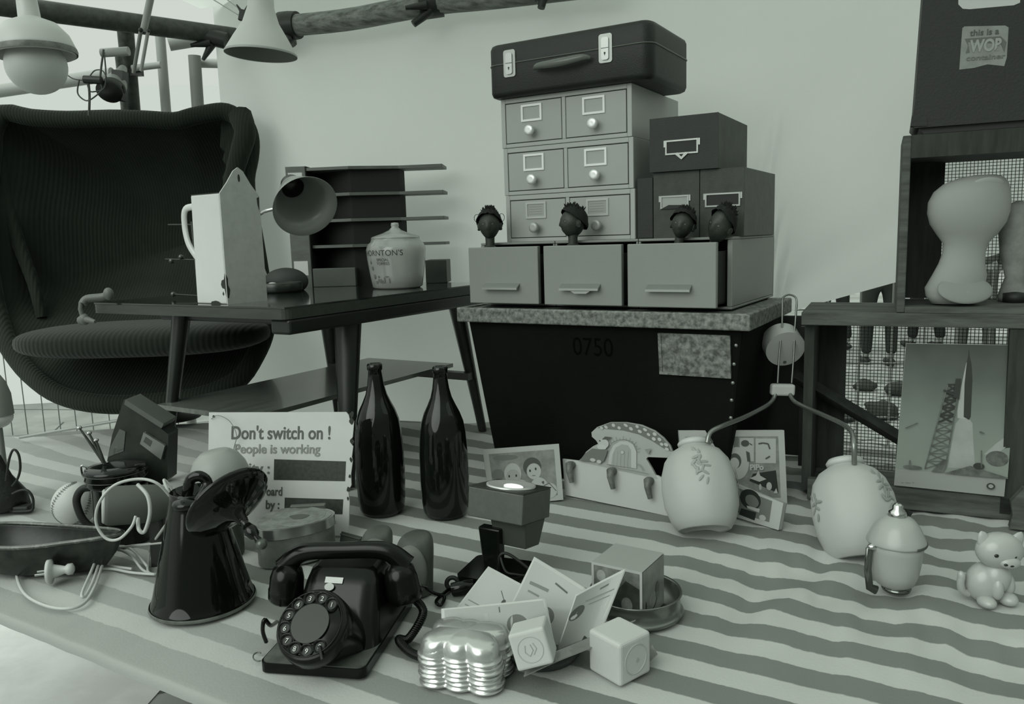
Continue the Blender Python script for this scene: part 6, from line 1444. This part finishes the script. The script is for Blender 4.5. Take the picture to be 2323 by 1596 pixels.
def stk(txt, x0, y0, x1, y1, size, m, bold):
    x, z = su(x0, y0); x2, z2 = su(x1, y1); q = writing('sticker_writing', txt, size, m, t, I4, bold=bold); w = max(v.co.x for v in q.data.vertices)
    q.matrix_local = T(x, -0.0014, z) @ Rx(90) @ Rz(math.degrees(math.atan2(z2-z, x2-x))) @ S(math.hypot(x2-x, z2-z)/w, 1, 1)
stk('this is a', 2200, 82, 2266, 77, 0.016, m_ink2, 0.0002); stk('WOB', 2200, 118, 2272, 113, 0.030, mat('stk', 0.30, 0.6), 0.0012); stk('container', 2191, 138, 2280, 132, 0.013, mat('stk2', 0.14, 0.6), 0.0002)

# rocket poster
B0 = Pl(2030, 1108, WO + wn*(-0.012) , wn); M = plane((B0.x, B0.y, 0.0), WA - 1, -6); MI = M
zb_ = 0.036
t = thing('rocket_poster', 'poster of a rocket lifting off, leaning on the wooden shelf frame', 'poster', M=M)
U = lambda px, py: uv(M, px, py)
pc = [U(2028, 1100), U(2278, 1126), U(2310, 782), U(2055, 778)]
MB(M=Rx(90)).prism(pc, -0.004, 0.0).build('board', mat('poster_board', 0.27, 0.5), t)
a = Art()
m_sky = mat('poster_sky', 0.17, 0.5); nt = m_sky.node_tree; N = nt.nodes; L = nt.links          # the printed sky grades from dark (top) to pale (bottom)
tc = N.new('ShaderNodeTexCoord'); sp = N.new('ShaderNodeSeparateXYZ'); mr = N.new('ShaderNodeMapRange'); zl_, zh_ = U(2150, 1060)[1], U(2180, 780)[1]
nz_ = N.new('ShaderNodeTexNoise'); nz_.inputs['Scale'].default_value = 9; ml_ = N.new('ShaderNodeMath'); ml_.operation = 'MULTIPLY_ADD'; ml_.inputs[1].default_value = 0.10
mr.inputs['From Min'].default_value = zl_ + 0.03; mr.inputs['From Max'].default_value = zh_ + 0.05
cr = N.new('ShaderNodeValToRGB'); E = cr.color_ramp.elements; E[0].position = 0.0; E[0].color = (0.22, 0.25, 0.22, 1); E[1].position = 1.0; E[1].color = (0.028, 0.036, 0.029, 1); q_ = E.new(0.45); q_.color = (0.15, 0.18, 0.155, 1)
L.new(tc.outputs['Object'], sp.inputs[0]); L.new(tc.outputs['Object'], nz_.inputs['Vector']); L.new(nz_.outputs['Fac'], ml_.inputs[0]); L.new(sp.outputs['Z'], ml_.inputs[2]); L.new(ml_.outputs[0], mr.inputs['Value']); L.new(mr.outputs[0], cr.inputs['Fac']); L.new(cr.outputs['Color'], N['Principled BSDF'].inputs['Base Color'])
a.poly(m_sky, [U(2031, 1062), U(2286, 1084), U(2309, 783), U(2056, 779)])
m_sm = mat('poster_smoke', 0.30, 0.6, var=0.1, vscale=20); m_dkp = mat('poster_dark', 0.02, 0.6); m_mid = mat('poster_mid', 0.09, 0.6, var=0.4, vscale=60)
a.poly(m_sm, [U(*p) for p in ((2150, 1060), (2158, 1010), (2168, 960), (2180, 945), (2196, 945), (2206, 960), (2208, 1000), (2212, 1062))])
a.poly(m_sm, [U(*p) for p in ((2232, 1030), (2260, 1005), (2288, 985), (2286, 1010), (2258, 1032))])
x, z = U(2262, 1040); a.ell(m_mid, x, z, 0.020, 0.016)
a.poly(mat('rocket_white', 0.36, 0.5), [U(*p) for p in ((2172, 930), (2180, 880), (2186, 850), (2192, 822), (2196, 822), (2198, 950), (2186, 950), (2172, 948))])
a.poly(m_dkp, [U(*p) for p in ((2186, 945), (2188, 870), (2193, 822), (2196, 808), (2198, 790), (2200, 808), (2204, 826), (2206, 860), (2202, 945), (2198, 952))])
tw = [(2164, 856), (2178, 860), (2176, 892), (2158, 960), (2138, 1064), (2104, 1064), (2126, 980), (2142, 900)]
for k in range(11):
    t0, t1 = k/11, (k+1)/11; xl = lambda q: 2150 - 52*q; xr_ = lambda q: 2176 - 32*q; yy = lambda q: 872 + 190*q
    for c_ in (([U(xl(t0), yy(t0)), U(xr_(t1), yy(t1))]), ([U(xr_(t0), yy(t0)), U(xl(t1), yy(t1))]), ([U(xl(t0), yy(t0)), U(xr_(t0), yy(t0))])): a.line(m_mid if k > 4 else m_dkp, c_, 0.0016 if k > 4 else 0.004)
a.line(m_mid, [U(2150, 872), U(2098, 1062)], 0.0022); a.line(m_mid, [U(2176, 872), U(2144, 1062)], 0.0022)
a.poly(m_dkp, [U(*p) for p in ((2168, 858), (2180, 858), (2176, 905), (2162, 900))]); a.line(m_dkp, [U(2140, 884), U(2168, 896)], 0.004)
a.poly(m_mid, [U(*p) for p in ((2112, 1068), (2140, 1040), (2150, 1042), (2140, 1070))]); a.poly(m_mid, [U(*p) for p in ((2140, 1072), (2200, 1055), (2286, 1082), (2286, 1085))])
x, z = U(2220, 1056); a.ell(m_dkp, x, z, 0.010, 0.007); a.line(m_mid, [U(2226, 1060), U(2226, 1020)], 0.002); a.line(m_mid, [U(2064, 1062), U(2064, 1042)], 0.003); x, z = U(2070, 1058); a.ell(m_mid, x, z, 0.018, 0.004)
a.line(m_mid, [U(2222, 978), U(2232, 982)], 0.003); a.line(m_mid, [U(2054, 970), U(2082, 958)], 0.002)
x, z = U(2247, 1101); a.ell(m_dkp, x, z, 0.0075, 0.0065); a.ell(mat('poster_board', 0.27), x, z, 0.0045, 0.004)
a.build('photograph', t, T(0, -0.0002, 0))
x, z = U(2042, 1094); writing('caption', 'the rocket', 0.0001, m_ink3, t, T(x, -0.001, z)) if False else None
for k, (x0_, x1_) in enumerate(((2044, 2050), (2054, 2066), (2069, 2074))):
    x, z = U(x0_, 1095); x2, _ = U(x1_, 1095)
    MB().box(x, -0.0006, z, x2, 0, z + 0.0018).build('caption_word', m_ink3, t)
p = Pl(2300, 1120, WO + wn*(-0.03), wn); 
tag(MB().prism([(0, 0), (0.05, 0), (0.05, 0.075), (0.02, 0.085), (0, 0.055), (0.004, 0.03)], 0, 0.02, M=Rx(90)).build('wooden_block', m_ow, None, Matrix.Translation((p.x - 0.008, p.y, 0)) @ Rz(WA), bevel=0.002), 'old wooden block at the right edge holding the rocket poster corner', 'block')

# retro white table piece with chrome top and handle
O = G(2042, 1350); s = 1.235/FPX; t = thing('soda_siphon', 'pale rounded countertop siphon with chrome cap, side handle and foot, front right', 'siphon', O + Vector((0, 0.02, 0)))
m_sp = mat('siphon_pale', 0.36, 0.35, coat=0.2); 
MB(M=S(s, s, s)).lathe([(0, 12), (30, 12), (44, 22), (52, 45), (57, 75), (60, 105), (62, 118), (60, 121)], 48, cap=False).build('lower_body', m_sp, t)
MB(M=S(s, s, s)).lathe([(60, 121), (67, 124), (67, 128), (62, 140), (52, 162), (40, 178), (26, 188), (0, 190)], 48, cap=False).build('dome', m_sp, t)
MB(M=S(s, s, s)).lathe([(67.2, 122), (68.5, 125), (67.2, 129)], 48, cap=False, a0=-75, a1=-5).build('label_band', m_ink2, t)
MB(M=S(s, s, s)).lathe([(20, 186), (22, 190), (20, 200), (12, 206), (12, 214), (5, 220), (0, 220)], 32, cap=False).build('chrome_cap', m_chrome, t)
MB(M=S(s, s, s) @ T(24, 0, 194) @ Ry(30)).box(-3, -5, -6, 8, 5, 8).build('lever', m_black, t)
MB(M=S(s, s, s)).lathe([(26, 0), (32, 2), (34, 8), (22, 14)], 32, cap=False, M=T(4, 0, 0)).build('foot', mat('smoky_chrome', 0.18, 0.15, 0.9), t)
MB(M=S(s, s, s)).tube([(-58, -8, 118), (-70, -12, 112), (-72, -12, 60), (-66, -12, 16), (-48, -10, 6)], 6, 8, flat=1.8).build('handle_strip', mat('smoky_chrome', 0.18, 0.15, 0.9), t)
MB(M=S(s, s, s) @ T(-62, -14, 118)).ball(14, 10, 9, 20, 10).build('hinge', m_chrome, t)

# ceramic kitten
O = G(2252, 1372) + Vector((0, 0.012, 0)); s = 1.19/FPX; t = thing('kitten_figurine', 'small pale ceramic sitting kitten with dark eyes, at the front right', 'figurine', O, 0)
m_cat = mat('pale_ceramic', 0.40, 0.28, sub=0.1, coat=0.2)
m_ = MB(M=S(s, s, s))
m_.ball(46, 38, 50, 32, 20, M=T(-6, 6, 48)); m_.ball(34, 32, 40, 28, 16, M=T(10, -6, 66)); m_.ball(20, 26, 15, 20, 12, M=T(-20, -26, 13)); m_.ball(22, 28, 16, 20, 12, M=T(34, -18, 16)); m_.ball(16, 20, 30, 20, 12, M=T(38, -8, 50) @ Ry(-10)); m_.ball(14, 16, 28, 20, 12, M=T(2, -28, 46))
m_.ball(26, 24, 16, 20, 12, M=T(14, 0, 92))
m_.tube(sm([(-44, 10, 18), (-60, 8, 28), (-66, 6, 48), (-66, 4, 66), (-70, 4, 78)], 5), [9]*16 + [9, 8, 7, 5, 3][:5], 12)
m_.build('body', m_cat, t)
h = MB(M=S(s, s, s) @ T(14, -8, 134) @ Ry(3) @ S(1.14, 1.05, 1.05)); h.ball(48, 36, 42, 36, 22); h.ball(40, 28, 26, 24, 14, M=T(0, 0, 16)); h.ball(22, 14, 14, 20, 12, M=T(8, -28, -18))
for sx in (-1, 1): h.lathe([(15, -8), (12, 4), (7, 13), (2, 17), (0, 18)], 20, M=T(sx*36, 0, 28) @ Ry(sx*22) @ S(1, 0.55, 1))
h.build('head', m_cat, t)
ey = mat('painted_eye', 0.015, 0.3)
for ex, ez, r in ((-12, 134, 5.5), (30, 130, 6.5)): MB(M=S(s, s, s)).ball(r, 3, r*0.8, 14, 8, M=T(ex, -8 - 33, ez)).build('eye', ey, t)
for ex, ez, rx in ((8, 114, 6), (20, 112, 6), (32, 112, 4)): MB(M=S(s, s, s)).ball(rx, 3, 3.5, 14, 8, M=T(ex, -50 + abs(ex-18)*0.25, ez)).build('nose_spot', ey, t)

# ================= street behind on the right: fence, legs of passers-by =================
fence('barrier_fence', 'pale bar fence between the shelf frame and the passers-by', (0.7, 2.9, 0), (3.6, 2.6, 0), -0.75, 0.45, 26, 5, 0.0035, 0.0, mat('fence_pale', 0.30, 0.6))
m_tr = mat('dark_trousers', 0.016, 0.9); m_tr2 = mat('denim_trousers', 0.07, 0.9); m_sk = mat('skin', 0.28, 0.6); m_coat = mat('grey_coat', 0.10, 0.9); m_hr = mat('brown_hair', 0.02, 0.8); m_sho = mat('shoe_dark', 0.012, 0.5)
def person(label, x, y, rz, top, leg_m, stride=0.12):
    t = thing('person', label, 'person', (x, y, -0.75), rz)
    def skin_obj(nm, chain, m, par=t):
        me = bpy.data.meshes.new(nm); vs = []; es = []; rs = []
        for c in chain:
            b = len(vs)
            for i, (p, r) in enumerate(c['p']):
                vs.append(p); rs.append(r)
                if i: es.append((b+i-1, b+i))
            if 'j' in c: es.append((c['j'], b))
        me.from_pydata(vs, es, []); o = bpy.data.objects.new(nm, me); COL.objects.link(o); o.parent = par; me.materials.append(m)
        md = o.modifiers.new('skin', 'SKIN'); md.use_smooth_shade = True
        for i, r in enumerate(rs): me.skin_vertices[0].data[i].radius = (r, r*0.85) if not isinstance(r, tuple) else r
        me.skin_vertices[0].data[0].use_root = True
        o.modifiers.new('sub', 'SUBSURF').render_levels = 2; return o
    st = stride
    body = skin_obj('body', [
        {'p': [((0, 0, 0.95), (0.16, 0.11)), ((0, 0, 1.12), (0.14, 0.10)), ((0, 0, 1.32), (0.17, 0.11)), ((0, 0, 1.44), (0.12, 0.08)), ((0, 0, 1.50), 0.055), ((0, -0.01, 1.56), 0.06), ((0, -0.015, 1.64), (0.075, 0.095)), ((0, -0.01, 1.71), (0.06, 0.075))]},
        {'j': 3, 'p': [((0.19, 0, 1.42), 0.055), ((0.23, 0.02, 1.16), 0.042), ((0.22, -0.08, 0.92), 0.032), ((0.21, -0.11, 0.85), 0.022)]},
        {'j': 3, 'p': [((-0.19, 0, 1.42), 0.055), ((-0.23, 0.02, 1.16), 0.042), ((-0.22, -0.06, 0.92), 0.032), ((-0.21, -0.09, 0.85), 0.022)]},
        {'j': 0, 'p': [((0.09, 0, 0.86), 0.09), ((0.10, -st*0.6, 0.50), 0.058), ((0.10, -st, 0.09), 0.040), ((0.10, -st-0.14, 0.035), 0.030)]},
        {'j': 0, 'p': [((-0.09, 0, 0.86), 0.09), ((-0.10, st*0.2, 0.50), 0.058), ((-0.10, st, 0.10), 0.040), ((-0.10, st-0.13, 0.035), 0.030)]}], m_sk)
    coat = skin_obj('jacket', [
        {'p': [((0, 0, 0.90), (0.20, 0.14)), ((0, 0, 1.12), (0.17, 0.125)), ((0, 0, 1.32), (0.195, 0.13)), ((0, 0, 1.43), (0.14, 0.10))]},
        {'j': 3, 'p': [((0.19, 0, 1.42), 0.075), ((0.235, 0.02, 1.16), 0.058), ((0.222, -0.075, 0.94), 0.046)]},
        {'j': 3, 'p': [((-0.19, 0, 1.42), 0.075), ((-0.235, 0.02, 1.16), 0.058), ((-0.222, -0.055, 0.94), 0.046)]}], top)
    tr = skin_obj('trousers', [
        {'p': [((0, 0, 0.95), (0.175, 0.125)), ((0, 0, 0.88), (0.16, 0.12))]},
        {'j': 1, 'p': [((0.095, 0, 0.80), 0.105), ((0.10, -st*0.6, 0.50), 0.078), ((0.10, -st, 0.10), 0.062)]},
        {'j': 1, 'p': [((-0.095, 0, 0.80), 0.105), ((-0.10, st*0.2, 0.50), 0.078), ((-0.10, st, 0.11), 0.062)]}], leg_m)
    for sx, yy in ((1, -st), (-1, st)):
        MB(M=T(0.10*sx, yy - 0.06, 0.04)).ball(0.048, 0.13, 0.042, 20, 12).build('shoe', m_sho, t)
    MB(M=T(0, 0.0, 1.70)).ball(0.088, 0.105, 0.075, 24, 14).build('hair', m_hr, t)
    return t
for (px, py, lab, rz, top, lg, st) in (
    (1890, 792, 'person in dark trousers walking beyond the mesh, nearest the crate side', 200, m_coat, m_tr, 0.10),
    (1992, 828, 'person in dark trousers standing in the middle behind the shelf mesh', 170, m_tr, m_tr, 0.06),
    (2100, 790, 'person in grey jacket and dark trousers behind the poster', 190, m_coat, m_tr, 0.10),
    (2210, 820, 'person with denim trousers seen through the box mesh', 175, m_coat, m_tr2, 0.08)):
    p = G(px, py, -0.75); person(lab, p.x, p.y, rz, top, lg, st)
# pale stall sheet in the street behind the right mesh
tag(MB().box(0, 0, 0, 3.2, 0.03, 2.9).build('white_backdrop', mat('street_sheet', 0.62, 0.8, var=0.25, vscale=1.2), None, T(4.6, 9.6, -0.75) @ Rz(-6)), 'pale patchy sheet wall far behind the wooden box mesh on the right', 'hoarding')
# low clutter on the ground behind the mesh
rnd = random.Random(12)
for k in range(5):
    p = G(1885 + k*38, 885 + (k % 2)*60 + rnd.random()*15, -0.75); r = 0.06 + rnd.random()*0.08
    o = MB().ball(r, r*0.8, r*0.55, 14, 8); 
    for i, v in enumerate(o.v): o.v[i] = v * (1 + 0.35*noise.noise(v*14 + Vector((k, 0, 0)))) + Vector((0, 0, r*0.5))
    tag(o.build('dark_stone', mat('dark_stone', 0.03, 0.8, var=0.4), None, Matrix.Translation(Vector((p.x, p.y, -0.752)))), 'dark rough lump lying on the street behind the shelf mesh', 'stone', 'dark lumps on the street behind the mesh')
